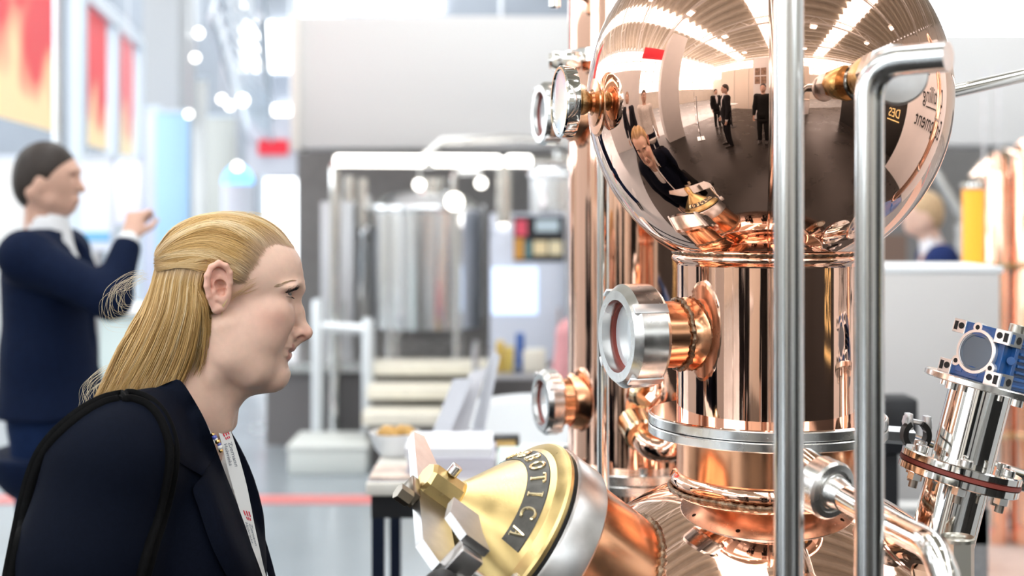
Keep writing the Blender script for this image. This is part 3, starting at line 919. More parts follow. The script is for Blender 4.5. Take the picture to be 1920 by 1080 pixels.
# ------------------------------------------------------------------ second copper column behind
K2 = 2.35 / FPX
BX = V(vpipe(1192, 2.35), 2.35, 0)
rear = thing('copper_column', 'copper rectifying column with two sight glasses, behind the main still', 'column', tuple(BX))
BR = 127 * K2
def zb(py): return 1.5 - (py - HOR) * K2
MB().lathe([(BR, .35), (BR, zb(868)), (BR, zb(400)), (BR, 2.5), (BR * .9, 2.56), (0, 2.6)], BX, n=100).build('copper_shell', M_copper_col, rear, sharp=40)
zf = zb(862)
MB().lathe(ring(zf, zf - .016, BR + .032, BR - .01), BX, n=100).build('upper_flange', M_steel_br, rear)
MB().lathe(ring(zf - .018, zf - .034, BR + .032, BR - .01), BX, n=100).build('lower_flange', M_steel_br, rear)
for k in range(12):
    a = 2 * PI * k / 12; c = BX + V((BR + .018) * math.cos(a), (BR + .018) * math.sin(a), 0)
    MB().rod(c + V(0, 0, zf - .05), c + V(0, 0, zf + .012), .007, n=8).build('flange_bolt', M_steel_br, rear)
MB().lathe([(BR * .98, zf - .034), (BR * .98, .9), (BR * 1.25, .86), (BR * 1.3, .5), (BR, .35)], BX, n=80).build('lower_vessel', M_steel_br, rear)
for k in range(3):
    a = 2 * PI * k / 3 + .3; c = BX + V(.12 * math.cos(a), .12 * math.sin(a), 0)
    MB().rod(c, c + V(0, 0, .40), .02, n=14).build('leg', M_steel_br, rear)
for py_, a_ in ((215, 15), (752, 17)):
    a = math.radians(a_); dd = V(-math.cos(a), -math.sin(a), 0)
    o = BX + dd * BR; o.z = 1.5 - (py_ - HOR) * o.y / FPX
    fit_union(o, dd, 'union_nut', rear, .056, .028, .030, .040, M_copper_br, 4)
    MB().lathe([(.060, -.014), (.052, -.004), (.042, .006)], o, dd, n=48).build('saddle', M_copper_br, rear)
# clamp ring with a bolt near the top
zc = zb(113)
MB().lathe(ring(zc + .012, zc - .012, BR + .012, BR - .004), BX, n=90).build('clamp_ring', M_steel, rear)
cb = P(1062, 115, 2.27)
MB().box(cb, (.05, .03, .03), None, .004).build('clamp_lug', M_steel, rear)
MB().rod(cb - V(.03, 0, 0), cb + V(.02, 0, 0), .013, n=16).build('clamp_bolt', M_steel, rear)
MB().rod(P(1040, -10, 2.27), P(1040, 16, 2.27), .010, n=16, bev=.003).rod(P(1040, -10, 2.27), P(1075, -14, 2.3), .008).build('drain_stub', M_steel, rear)
# elbow fittings between the two columns
e_a = fillet([P(1200, 812, 2.17), P(1216, 838, 2.14), P(1262, 846, 2.12), P(1285, 800, 2.12), P(1285, 740, 2.14)], .03, 8)
MB().tube(e_a, .021, 20).build('elbow_pipe', M_copper_col, rear)
MB().rod(P(1188, 790, 2.20), P(1204, 818, 2.15), .028, n=24, bev=.004).build('elbow_union', mat('pale brass', (.80, .62, .40), .18, 1), rear)
e_b = fillet([P(1190, 745, 2.20), P(1205, 700, 2.16), P(1232, 695, 2.14), P(1236, 740, 2.12), P(1222, 755, 2.12)], .02, 8)
MB().tube(e_b, .015, 18).build('elbow_pipe', M_copper_col, rear)
MB().rod(P(1200, 735, 2.16), P(1212, 742, 2.14), .022, n=20, bev=.004).build('elbow_union', MATS['pale brass'], rear)
# ------------------------------------------------------------------ the woman
HK = 1.72 / FPX
HB = P(450, 580, 1.72)
PSI = math.radians(2)
fwd = V(math.cos(PSI), math.sin(PSI), 0); lat = V(-math.sin(PSI), math.cos(PSI), 0); upv = V(0, 0, 1)
def hp(px, py, l=0.0):
    """local point of the head that shows at (px, py) when it lies l pixels out from the middle plane on the near side"""
    f = 1 - abs(l) * HK / 1.72
    px = 960 + (px - 960) * f; py = HOR + (py - HOR) * f
    return np.array([(px - 450) * HK, l * HK, (580 - py) * HK])
def to_w(vs):
    vs = np.asarray(vs, float)
    B = np.array([fwd, lat, upv]); return np.array(HB) + vs @ B
def hw(px, py, l=0.0): return Vector(to_w(hp(px, py, l)[None])[0])
woman = thing('person', 'woman with long blonde hair in a navy blazer leaning towards the copper still', 'person', (HB.x - .18, 1.74, 0))
F = Field(np.array([(275 - 450), -128, (580 - 868)]) * HK, np.array([(605 - 450), 128, (580 - 388)]) * HK, 2.0 * HK)
def k_(v): return v * HK
def E(px, py, l, ru, rl, rv, k=12, mode='u', ang=0): F.ell(hp(px, py, l), (k_(ru), k_(rl), k_(rv)), k_(k), mode, ang)
def E2(px, py, l, ru, rl, rv, k=12, mode='u', ang=0):
    for s in (-1, 1): E(px, py, l * s, ru, rl, rv, k, mode, ang)
def C2(pts, rs, k=8, mode='u', sy=1.0):
    for s in (-1, 1): F.chain([hp(a, b, c * s) for a, b, c in pts], [k_(r) for r in rs], k_(k), mode, sy)
def C1(pts, rs, k=8, mode='u', sy=1.0): F.chain([hp(*p) for p in pts], [k_(r) for r in rs], k_(k), mode, sy)
E(424, 500, 0, 127, 103, 96, 1)                       # cranium
E(497, 520, 0, 71, 80, 72, 25)                        # forehead
E(478, 605, 0, 62, 74, 82, 25)                        # middle of the face
C1([(520, 585, 0), (514, 648, 0)], [37, 26], 14)      # upper jaw
E2(490, 604, 42, 48, 34, 48, 30)                      # cheeks
E2(505, 583, 50, 36, 26, 24, 20)                      # cheekbones
E2(517, 599, 38, 31, 24, 27, 14)                      # apple of the cheek
E2(455, 640, 46, 58, 36, 58, 34)                      # lower cheek
C2([(508, 700, 10), (470, 692, 42), (430, 664, 66), (418, 610, 80)], [25, 26, 24, 18], 34)   # jaw line
E(513, 701, 0, 25, 28, 24, 12)                        # chin
C1([(505, 706, 0), (450, 708, 0)], [24, 42], 24)      # under the chin
C1([(388, 620, 0), (372, 740, 0), (340, 860, 0)], [80, 70, 74], 30, sy=.9)   # neck
C2([(404, 612, 76), (402, 700, 58), (420, 800, 26)], [16, 13, 12], 26)
E2(540, 537, 34, 22, 34, 10, 16)                      # brow ridge
# eye sockets, lids
E2(564, 555, 40, 20, 22, 15, 14, 's')
E2(527, 552, 40, 19.4, 19.4, 19.4, 5)
E(545, 543, 0, 25, 16, 18, 14)                        # between the brows
# nose
C1([(552, 566, 0), (557, 585, 0), (566, 612, 0)], [11, 11, 11], 12)
E(571, 624, 0, 15, 14, 14, 8)
E2(554, 627, 13, 12, 10, 11, 6)
C1([(566, 634, 0), (554, 643, 0)], [7, 7], 6)
C2([(540, 618, 27), (542, 634, 26)], [2.2, 2.2], 5, 's')   # crease behind the wing
E2(563, 634, 15, 8.5, 9, 4.6, 2.5, 's', 12)           # nostrils
# mouth
E(520, 660, 0, 16, 30, 21, 16)
C1([(549, 634, 0), (544, 648, 0)], [11, 9], 8)
E2(537, 641, 16, 11, 13, 12, 8)
LIPU = [(546, 652, 0), (544, 650.5, 10), (540, 650.5, 20), (533, 650, 29)]
LIPL = [(537, 671, 0), (536, 669, 10), (534, 663.5, 20), (530, 655, 28)]
C2(LIPU, [7.5, 7.2, 6, 3], 3)
C2(LIPL, [8, 7.5, 6, 3], 3)
C2([(556, 662, 0), (551, 661, 10), (546, 657.5, 20), (537, 652.5, 32)], [3.2, 3.2, 3, 1.6], 2, 's')
E(548, 686, 0, 8, 24, 6, 12, 's')                      # crease above the chin
# eye opening
for s in (-1, 1):
    F.chain([hp(547, 556, 23 * s), hp(550, 553, 31 * s), hp(550, 552, 44 * s), hp(535, 550, 60 * s)], [k_(2), k_(5), k_(5.5), k_(3)], k_(1.5), 's')
hv0, hq0 = F.mesh(1)                                  # the head without ears (the hair lies on it)
# ears
def ear(s):
    f = Field(np.array([370 - 450, min(s * 80, s * 134), 580 - 600]) * HK, np.array([472 - 450, max(s * 80, s * 134), 580 - 470]) * HK, .9 * HK)
    O = 2
    def c(pts): return [hp(a + O, b, (l + 4) * s) for a, b, l in pts]
    def e(px, py, l, ru, rl, rv, k, mode='u', ang=0): f.ell(hp(px + O, py, (l + 4) * s), (k_(ru), k_(rl), k_(rv)), k_(k), mode, ang)
    e(403, 537, 98, 24, 11, 44, 4, 'u', 8)
    f.chain(c([(421, 548, 96), (427, 530, 100), (425, 511, 104), (417, 499, 108), (404, 494, 112), (391, 501, 116), (383, 517, 118), (382, 536, 117), (386, 555, 113), (393, 570, 107)]),
            [k_(v) for v in (3, 4, 5, 5.6, 6, 6.2, 6, 5.6, 5.2, 5.6)], k_(3))
    f.chain(c([(393, 568, 105), (401, 578, 101), (410, 578, 98)]), [k_(6), k_(9.5), k_(7)], k_(4))
    e(406, 519, 116, 13, 9, 17, 3, 's', 14)                      # hollow inside the rim
    e(396, 538, 114, 5, 8, 18, 4, 's', 4)
    f.chain(c([(416, 521, 100), (404, 520, 104), (396, 532, 107), (394, 548, 107), (400, 560, 105), (410, 565, 102)]), [k_(v) for v in (2.5, 4, 5, 5.2, 5.4, 5)], k_(4))
    e(407, 533, 106, 10.5, 13, 8, 3, 's', -15)                   # bowl
    e(410, 547, 106, 9, 11, 8, 3, 's')
    e(421, 551, 99, 5.5, 6, 8, 3)                                # tragus
    return f.mesh(4)
hv, hq = hv0, hq0
for s in (-1, 1):
    ev, eq = ear(s)
    hq = np.concatenate([hq, eq + len(hv)]); hv = np.concatenate([hv, ev])
# tints painted on the skin: lips, cheeks, nose, ears, brows
ls = hv[:, 1] / HK; fl = 1 - abs(ls) * HK / 1.72
pxs = 960 + (hv[:, 0] / HK + 450 - 960) / fl; pys = HOR + (580 - hv[:, 2] / HK - HOR) / fl
skin = np.tile(np.array([.85, .57, .44]), (len(hv), 1))
def blend(w, col):
    global skin
    w = np.clip(w, 0, 1)[:, None]; skin = skin * (1 - w) + np.array(col) * w
def g(px, py, l, su, sv, sl): return np.exp(-(((pxs - px) / su) ** 2 + ((pys - py) / sv) ** 2 + ((abs(ls) - l) / sl) ** 2))
blend(.55 * g(505, 600, 62, 42, 32, 40), (.80, .40, .31))
blend(.5 * g(574, 626, 6, 20, 14, 20), (.80, .36, .28))
blend(.9 * g(563, 634, 14, 9, 5, 7), (.30, .08, .06))  # nostril shade, put into the skin colour
blend(.6 * g(400, 525, 118, 32, 44, 14), (.82, .37, .28))
blend(.6 * g(409, 536, 99, 11, 13, 9), (.62, .25, .18))  # shade in the bowl of the ear, tinted into the skin
def seg_d(pts):
    best = np.full(len(hv), 1e3)
    q_ = np.stack([pxs, pys, abs(ls)], 1)
    for p0, p1 in zip(pts, pts[1:]):
        p0 = np.array(p0, float); p1 = np.array(p1, float); ab = p1 - p0
        t_ = np.clip(((q_ - p0) @ ab) / ab.dot(ab), 0, 1)
        best = np.minimum(best, np.linalg.norm(q_ - p0 - t_[:, None] * ab, axis=1))
    return best
taper = np.clip((33 - abs(ls)) / 14, .35, 1)
blend(np.clip((8.6 * taper - seg_d(LIPU)) / 1.6, 0, 1) * .8, (.64, .25, .20))
blend(np.clip((9.4 * taper - seg_d(LIPL)) / 1.6, 0, 1) * .8, (.66, .27, .22))
browd = abs(pys - (535 + ((abs(ls) - 34) / 26) ** 2 * 5))
blend(np.clip((5.5 - browd) / 3.5, 0, 1) * (abs(ls) > 12) * (abs(ls) < 62) * (pxs > 520) * .25, (.50, .33, .20))
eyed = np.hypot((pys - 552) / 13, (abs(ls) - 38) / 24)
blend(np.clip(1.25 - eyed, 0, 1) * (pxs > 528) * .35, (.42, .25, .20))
# scalp under the hair
def hairline(px, py, l):
    """>0 inside the hair (px, py in the head's side view)"""
    x = np.asarray(px, float); y = np.asarray(py, float)
    yb = np.interp(x, [380, 392, 396, 400, 430, 442, 451, 461, 472, 482, 493, 508, 526, 541, 548, 556], [640, 640, 560, 482, 489, 506, 531, 517, 500, 484, 468, 457, 456, 461, 467, 380])
    return yb - 5 - y
blend(np.clip(hairline(pxs, pys, ls) / 8, 0, 1) * (np.arange(len(hv)) < len(hv0)), (.44, .28, .11))
blend(.28 * (np.arange(len(hv)) >= len(hv0)), (.84, .38, .28))
M_skin = mat('fair skin', (.8, .55, .45), .47, attr='tint', sss=.18, noise=.04, nscale=120, bump=.06, bscale=700, spec=.4)
hwv = to_w(hv)
body = mk_np('body', hwv, hq[:, ::-1], M_skin, woman, skin)
# eyes
def ball(name, c, r, m, parent, n=24, axis=(1, 0, 0), a0=0.0, a1=PI):
    pr = [(r * math.sin(a0 + (a1 - a0) * i / n), r * math.cos(a0 + (a1 - a0) * i / n)) for i in range(n + 1)]
    return MB().lathe(pr, c, axis, n * 2).build(name, m, parent, sharp=0)
M_eyew = mat('eye white', (.82, .80, .78), .15, coat=.6)
M_iris = mat('grey blue iris', (.055, .07, .08), .12, coat=1.0)
M_pup = mat('pupil', (.005, .005, .006), .05, coat=1.0)
look = (fwd * .86 - upv * .08 - lat * .42).normalized()
for s in (-1, 1):
    c = hw(527, 552, 40 * s)
    e = ball('eyeball', c, k_(17.6), M_eyew, woman)
    ball('iris', c, k_(17.9), M_iris, e, axis=look, a0=0, a1=.60)
    ball('pupil', c, k_(18.1), M_pup, e, axis=look, a0=0, a1=.22)
M_tooth = mat('teeth', (.88, .86, .80), .25)
tv = [hw(542 - .012 * l * l, 660 - .10 * abs(l) + dy, l) for dy in (-6, 6) for l in range(-26, 27, 4)]
nt_ = len(range(-26, 27, 4))
MB().add(tv, [(i, i + 1, nt_ + i + 1, nt_ + i) for i in range(nt_ - 1)]).build('teeth', M_tooth, woman)
# eyelashes and brows
M_lash = mat('dark lashes', (.012, .010, .009), .5)
rl = random.Random(11)
for s in (-1, 1):
    ls_ = MB()
    for i in range(64):
        t = i / 63
        l = 22 + 32 * t
        th_ = (-.9 + 2.3 * t) if s < 0 else (.5 + .9 * t); base = hw(527 + 19.6 * math.cos(th_), 547 + 1.5 * t - 2.5 * math.sin(PI * t), (40 + 19.6 * math.sin(th_)) * s)
        ln = rl.uniform(10, 16) * HK
        dr = (fwd * math.cos(th_ * .6) + upv * rl.uniform(.2, .65) + lat * s * math.sin(th_) * .8 + V(rl.uniform(-.15, .15), 0, 0)).normalized()
        q = base + dr * ln * .6; q2 = q + (dr + upv * .8).normalized() * ln * .5
        ls_.tube([base - dr * .001, q, q2], [.00065, .00045, .0001], 4, cap=False)
    for i in range(16):
        t = i / 15; l = 24 + 28 * t
        th_ = -.3 + 1.5 * t; base = hw(527 + 19.2 * math.cos(th_), 558 - 3 * t, (40 + 19.2 * math.sin(th_)) * s)
        dr = (fwd * (1 - .5 * t) - upv * rl.uniform(.5, .9) + lat * s * t * .7).normalized()
        ls_.tube([base, base + dr * 5 * HK], [.0002, .0001], 4, cap=False)
    # liner along the upper lid
    ls_.tube([hw(527 + 19.4 * math.cos(-.9 + 2.3 * t), 547.5 + 1.5 * t - 2.5 * math.sin(PI * t), (40 + 19.4 * math.sin(-.9 + 2.3 * t)) * s) for t in [i / 10 for i in range(11)]], .0009, 6)
    ls_.build('eyelashes', M_lash, woman, sharp=0)
bvh = BVHTree.FromPolygons([tuple(v) for v in to_w(hv0)], [tuple(int(i) for i in q) for q in hq0])
M_brow = mat('light brown brow hair', (.46, .31, .18), .6)
for s in (-1, 1):
    br = MB()
    for i in range(120):
        t = (.14 if s < 0 else .45) + (.86 if s < 0 else .55) * rl.random()
        l = 14 + 56 * t
        p = hw(559 - 40 * t ** 1.4, 545 - 14 * min(1, t * 1.8) ** .6 + 3 * t * t + rl.uniform(-2.2, 2.2), l * s)
        q, n_, _, _ = bvh.find_nearest(p)
        if n_.dot(p - HB) < 0: n_ = -n_
        dr = (lat * s * .8 - fwd * .5 * t + upv * (.35 - .6 * t)).normalized(); dr = (dr - n_ * dr.dot(n_)).normalized()
        br.tube([q + n_ * .0002, q + dr * 4 * HK + n_ * .0006, q + dr * 9 * HK + n_ * .0005], [.00024, .0002, .00006], 3, cap=False)
    br.build('eyebrow', M_brow, woman, sharp=0)
# ---- hair
M_hair = mat('blonde hair', (.60, .43, .21), .42, attr='tint', spec=.35)
def strands(name, paths, cols, r, parent, m=M_hair, n=3):
    """paths: list of (k,3) arrays"""
    VS = []; QS = []; CS = []; base = 0
    for pth, col, rad in zip(paths, cols, r):
        pth = np.asarray(pth, float); k = len(pth)
        t = np.gradient(pth, axis=0); t /= np.linalg.norm(t, axis=1)[:, None] + 1e-12
        up_ = np.array([.21, -.87, .31]); a = np.cross(t, up_); a /= np.linalg.norm(a, axis=1)[:, None] + 1e-12; b = np.cross(t, a)
        tap = np.interp(np.linspace(0, 1, k), [0, .12, .75, 1], [.25, 1, 1, .15])[:, None] * rad
        ring = [pth + (a * math.cos(2 * PI * i / n) + b * math.sin(2 * PI * i / n)) * tap for i in range(n)]
        VS.append(np.stack(ring, 1).reshape(-1, 3))
        i0 = np.arange(k - 1)[:, None] * n; j = np.arange(n)[None]; j2 = (j + 1) % n
        q = np.stack([i0 + j, i0 + j2, i0 + n + j2, i0 + n + j], -1).reshape(-1, 4) + base
        QS.append(q); base += k * n
        cc_ = np.tile(np.asarray(col)[None], (k, 1))
        if len(col) == 4:
            w_ = np.interp(np.linspace(0, 1, k), [0, .2], [col[3], 0])[:, None]; cc_ = cc_[:, :3] * (1 - w_) + np.array([.76, .55, .40]) * w_
        CS.append(np.repeat(cc_[:, :3], n, 0))
    return mk_np(name, np.concatenate(VS), np.concatenate(QS), m, parent, np.concatenate(CS))
def hcol(rnd, x=None):
    t = rnd.random()
    if x is None: x = rnd.random()
    pal = np.array([(.27, .14, .04), (.46, .265, .088), (.62, .385, .145), (.74, .50, .23), (.88, .69, .42)])
    c = np.array([np.interp(min(max(x, 0), 1) * 4, range(5), pal[:, k]) for k in range(3)])
    return c * (0.88 + .24 * t)
def cat(pts, n):
    return np.array([tuple(p) for p in spline([Vector(p) for p in pts], n)])
GA = (303, 489)                                       # where the upper hair is gathered
hb = BVHTree.FromPolygons([tuple(v) for v in hv0], [tuple(int(i) for i in q) for q in hq0])
def surf(px, py, l, lift):
    """push a point onto the head, then lift it by so many pixels"""
    p = Vector(hp(px, py, l)); c = Vector(hp(425, 510, 0))
    d_ = (p - c).normalized()
    hit, n_, i_, ds = hb.ray_cast(c + d_ * .3, -d_, .3)
    if hit is None: return np.array(p)
    return np.array(hit + d_ * lift * HK)
def side(px, py, l, lift):
    """the head's surface straight in from the side at that height; falls back on surf"""
    sg = -1 if l < 0 else 1
    if abs(px - 404) < 27 and 488 < py < 590: lift *= .2
    p = Vector(hp(px, py, max(abs(l), 20))); p.y = 200 * sg * HK
    hit, n_, i_, ds = hb.ray_cast(p, Vector((0, -sg, 0)), .25)
    if hit is None: return surf(px, py, l, lift)
    if n_.y * sg < 0: n_ = -n_
    if abs(n_.y) < .25: return surf(px, py, l, lift)
    return np.array(hit + n_ * lift * HK)
rh = random.Random(21)
paths = []; cols = []; rads = []
def clump(v): return .5 + .5 * math.sin(v * 37.1) * math.sin(v * 11.3 + 1)
# upper hair: from the hairline back to the gather
hl_pts = [(548, 467, 0), (541, 461, 24), (526, 456, 44), (508, 457, 60), (493, 468, 71), (482, 484, 78), (472, 500, 84), (461, 517, 89), (451, 531, 91), (446, 524, 93), (442, 506, 94), (430, 489, 96), (410, 482, 98)]
def along(t):
    f = t * (len(hl_pts) - 1); i = min(int(f), len(hl_pts) - 2); f -= i
    return [hl_pts[i][k] * (1 - f) + hl_pts[i + 1][k] * f for k in range(3)]
NU = 4300
for i in range(NU):
    s = -1 if i % 3 else 1
    t = rh.random() ** .85
    b = along(t)
    px0 = b[0] - rh.random() ** 2 * 30 + rh.random() ** 4 * 12; py0 = b[1] - rh.uniform(-4, 6); l0 = b[2]
    # target near the gather: height follows the start height
    tl = 6 + 16 * t + rh.uniform(-5, 5)
    tx, ty = GA[0] + rh.uniform(-6, 8) + 4 * t, 470 + 34 * t + rh.uniform(-4, 4)
    lift = 3.0 + 5.0 * rh.random()
    cx = clump(t + .02 * s)
    lift += 2.5 * cx
    pts = []
    for k in range(9):
        u = k / 8
        x = px0 + (tx - px0) * u
        bow = math.sin(PI * u)
        y = py0 + (ty - py0) * u - bow ** .85 * (70 * max(0, 1 - t * 1.25) ** 1.2 + 9 - 22 * max(0, t - .6))
        l = l0 + (tl - l0) * u ** 2.2 + bow * 22 * (1 - .3 * t)
        pts.append((surf if t < .16 else side)(x, y, l * s, lift * min(1, .15 + u * 5)))
    paths.append(to_w(cat(pts, 3))); cols.append(np.append(hcol(rh, .04 + .82 * cx + .20 * rh.random()), .75)); rads.append(rh.uniform(.0003, .00056))
# a dense cap below the strands
capv = hv.copy()
nf = hairline(pxs, pys, ls)
# hanging hair: starts along the gather and behind the ear, falls to the back of the shoulder
NL = 4700
for i in range(NL):
    s = -1 if rh.random() < .72 else 1
    t = rh.random()                                    # 0 outer back edge .. 1 behind the ear
    cx = clump(t * 1.7 + 3 + .13 * s)
    x0 = 304 + 78 * t; y0 = 484 + 12 * t
    l0 = (16 + 84 * t ** .7) * (.8 + .2 * rh.random())
    lay = rh.random()
    if s > 0: l0 *= .9
    ex = 183 + 150 * t ** 1.25 + rh.uniform(-7, 7); ey = 752 - 30 * t + rh.uniform(-10, 8)
    el = (22 + 62 * t) * (.65 + .35 * rh.random())
    if t > .62 and rh.random() < .4:                   # shorter wisps on the neck
        ex = 300 + 70 * (t - .62) / .38 + rh.uniform(-6, 10); ey = 640 + 70 * rh.random()
    w1 = rh.uniform(-3, 3); lf = rh.uniform(2, 9)
    x1, y1 = x0 - 12 + 4 * t, y0 + 34
    def ln(u): return x1 + (ex - x1) * u, y1 + (ey - y1) * u
    bw = 10 + 6 * t
    a_ = ln(.3); b_ = ln(.62); c_ = ln(.86)
    p1 = side(x1, y1, (l0 + 6) * s, lf); l1 = max(abs(p1[1]) / HK, 12)
    pts = [side(x0 + 5, y0 - 8, l0 * s, lf * .7), p1, hp(a_[0] + bw * .6 + w1, a_[1], (l1 * .85 + el * .15 + 6) * s), hp(b_[0] + bw * .8 + w1, b_[1], (l1 * .45 + el * .55 + 6) * s), hp(c_[0] + bw * .5 + w1, c_[1], (el + 4) * s), hp(ex, ey, el * s)]
    paths.append(to_w(cat(pts, 3))); cols.append(np.append(hcol(rh, .04 + .82 * cx + .20 * rh.random()), .75)); rads.append(rh.uniform(.0003, .00056))
# a dense cap below the strands
capv = hv.copy()
nf = hairline(pxs, pys, ls)
# hanging hair: starts along the gather and behind the ear, falls to the back of the shoulder
NL = 4700
for i in range(NL):
    s = -1 if rh.random() < .72 else 1
    t = rh.random()                                    # 0 outer back edge .. 1 behind the ear
    cx = clump(t * 1.7 + 3 + .13 * s)
    x0 = 304 + 78 * t; y0 = 484 + 12 * t
    l0 = (16 + 84 * t ** .7) * (.8 + .2 * rh.random())
    lay = rh.random()
    if s > 0: l0 *= .9
    ex = 183 + 150 * t ** 1.25 + rh.uniform(-7, 7); ey = 752 - 30 * t + rh.uniform(-10, 8)
    el = (22 + 62 * t) * (.65 + .35 * rh.random())
    if t > .62 and rh.random() < .4:                   # shorter wisps on the neck
        ex = 300 + 70 * (t - .62) / .38 + rh.uniform(-6, 10); ey = 640 + 70 * rh.random()
    m1x = x0 - 34 + 12 * t; m1y = y0 + 86
    m2x = ex + 44 - 8 * t; m2y = ey - 92
    w1 = rh.uniform(-3, 3)
    pts = [hp(x0 + 6, y0 - 6, l0 * s), hp(x0 - 6 + w1, y0 + 26, (l0 + 6) * s), hp(m1x + w1, m1y, (l0 * .9 + 10) * s), hp((m1x + m2x) / 2 + w1, (m1y + m2y) / 2, (l0 * .55 + el * .45 + 8) * s), hp(m2x - w1, m2y, (el + 5) * s), hp(ex, ey, el * s)]
    paths.append(to_w(cat(pts, 3))); cols.append(hcol(rh, -.06 + .90 * cx + .22 * rh.random())); rads.append(rh.uniform(.00038, .00068))
# flyaway hair
for i in range(90):
    k = i % 3
    if k == 0:
        c0 = (282 - rh.random() * 20, 505 + rh.random() * 20); r_ = rh.uniform(25, 62)
        pts = [hp(c0[0], c0[1], rh.uniform(-30, 20)), hp(c0[0] - r_ * .6, c0[1] + rh.uniform(-5, 20), rh.uniform(-35, 30)), hp(c0[0] - r_ * 1.35, c0[1] + r_ * .7, rh.uniform(-40, 30)), hp(c0[0] - r_ * 1.3, c0[1] + r_ * 1.6, rh.uniform(-30, 30)), hp(c0[0] - r_ * .75 + rh.uniform(0, 25), c0[1] + r_ * 1.7, rh.uniform(-30, 20))]
    elif k == 1:
        c0 = (220 - rh.random() * 20, 680 + rh.random() * 30); r_ = rh.uniform(20, 50)
        pts = [hp(c0[0], c0[1], -20), hp(c0[0] - r_ * .5, c0[1] + 12, rh.uniform(-35, 20)), hp(c0[0] - r_ * 1.1, c0[1] + r_ * .9, rh.uniform(-40, 20)), hp(c0[0] - r_ * .9 + rh.uniform(-30, 20), c0[1] + r_ * 1.9, rh.uniform(-40, 0))]
    else:
        x = rh.uniform(370, 500); s = -1
        t_ = (x - 300) / 230; yb = 400 + ((x - 440) / 95) ** 2 * 22
        pts = [hp(x + 34, 402 + ((x - 406) / 95) ** 2 * 24, -20), hp(x, yb - rh.uniform(2, 7), -18), hp(x - 34, 404 + ((x - 474) / 95) ** 2 * 22, -20)]
    paths.append(to_w(cat(pts, 6))); cols.append(np.array((.78, .66, .46))); rads.append(.00015)
# temple wisps and the strand in front of the ear
for i in range(16):
    y = rh.uniform(522, 552)
    pts = [surf(476 + rh.uniform(-8, 12), y - 8 + rh.uniform(-4, 4), -86, 1.5), surf(460 + rh.uniform(-4, 4), y + 3, -90, 2), surf(444 + rh.uniform(-4, 4), 549 + rh.uniform(-6, 6), -92, 5), hp(428 + rh.uniform(-8, 5), 556 + rh.uniform(-8, 10), -108)]
    paths.append(to_w(cat(pts, 4))); cols.append(np.append(hcol(rh, .6 + .3 * rh.random()), .8)); rads.append(.00014)
for i in range(14):
    pts = [hp(421 + rh.uniform(-4, 4), 560, -108), hp(413 + rh.uniform(-3, 3), 575, -109), hp(410 + rh.uniform(-3, 3), 590 + rh.uniform(-8, 8), -102)]
    paths.append(to_w(cat(pts, 5))); cols.append(hcol(rh, .85)); rads.append(.0003)
strands('hair', paths, cols, rads, woman)
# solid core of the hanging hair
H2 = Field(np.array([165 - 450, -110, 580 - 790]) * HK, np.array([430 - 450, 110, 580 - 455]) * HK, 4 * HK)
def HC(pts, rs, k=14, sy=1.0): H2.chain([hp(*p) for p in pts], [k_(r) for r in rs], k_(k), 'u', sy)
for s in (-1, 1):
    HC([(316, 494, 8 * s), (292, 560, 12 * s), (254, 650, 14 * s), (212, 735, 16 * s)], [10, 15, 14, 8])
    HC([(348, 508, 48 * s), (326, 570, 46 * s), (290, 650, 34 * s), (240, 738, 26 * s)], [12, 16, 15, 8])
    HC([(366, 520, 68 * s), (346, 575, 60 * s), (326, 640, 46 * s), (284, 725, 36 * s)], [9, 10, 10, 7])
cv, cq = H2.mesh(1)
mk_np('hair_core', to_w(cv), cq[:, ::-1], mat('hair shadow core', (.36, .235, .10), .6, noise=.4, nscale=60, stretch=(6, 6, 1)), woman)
# ---- blazer, blouse, trousers
def pv(px, py, d): return np.array(P(px, py, d))
lo = (P(-60, 700, 1.40).x - .1, 1.36, .66); hi = (-.24, 2.06, 1.34)
J = Field(lo, hi, .0062)
def body_prims(f, g=0.0, arms=True):
    """g: grow or shrink in metres"""
    f.ell(pv(318, 1060, 1.72), (.121 + g, .165 + g, .21 + g), .03)
    f.cap(pv(245, 842, 1.600), pv(318, 832, 1.86), .066 + g, .066 + g, .05)
    f.cap(pv(282, 800, 1.63), pv(338, 772, 1.69), .038 + g, .034 + g, .03)      # slope to the neck, near side
    f.cap(pv(318, 800, 1.82), pv(345, 772, 1.75), .038 + g, .034 + g, .03)
    f.ell(pv(366, 1010, 1.665), (.072 + g, .06 + g, .075 + g), .03)              # bust
    f.ell(pv(360, 1010, 1.785), (.072 + g, .06 + g, .075 + g), .03)
    f.cap(pv(348, 868, 1.72), pv(392, 990, 1.72), .048 + g, .052 + g, .03, sy=1.4)
    f.cap(pv(300, 1180, 1.72), pv(275, 1480, 1.72), .105 + g, .13 + g, .06, sy=1.3)
    if arms:
        f.chain([pv(202, 872, 1.555), pv(165, 1040, 1.54), pv(120, 1290, 1.53)], [.074 + g, .071 + g, .058 + g], .035)
        f.chain([pv(120, 1290, 1.53), pv(185, 1545, 1.50)], [.056 + g, .040 + g], .03)
        f.chain([pv(318, 862, 1.885), pv(318, 1060, 1.91), pv(310, 1270, 1.93)], [.068 + g, .064 + g, .055 + g], .035)
        f.chain([pv(310, 1270, 1.93), pv(350, 1480, 1.92)], [.054 + g, .040 + g], .03)
body_prims(J)
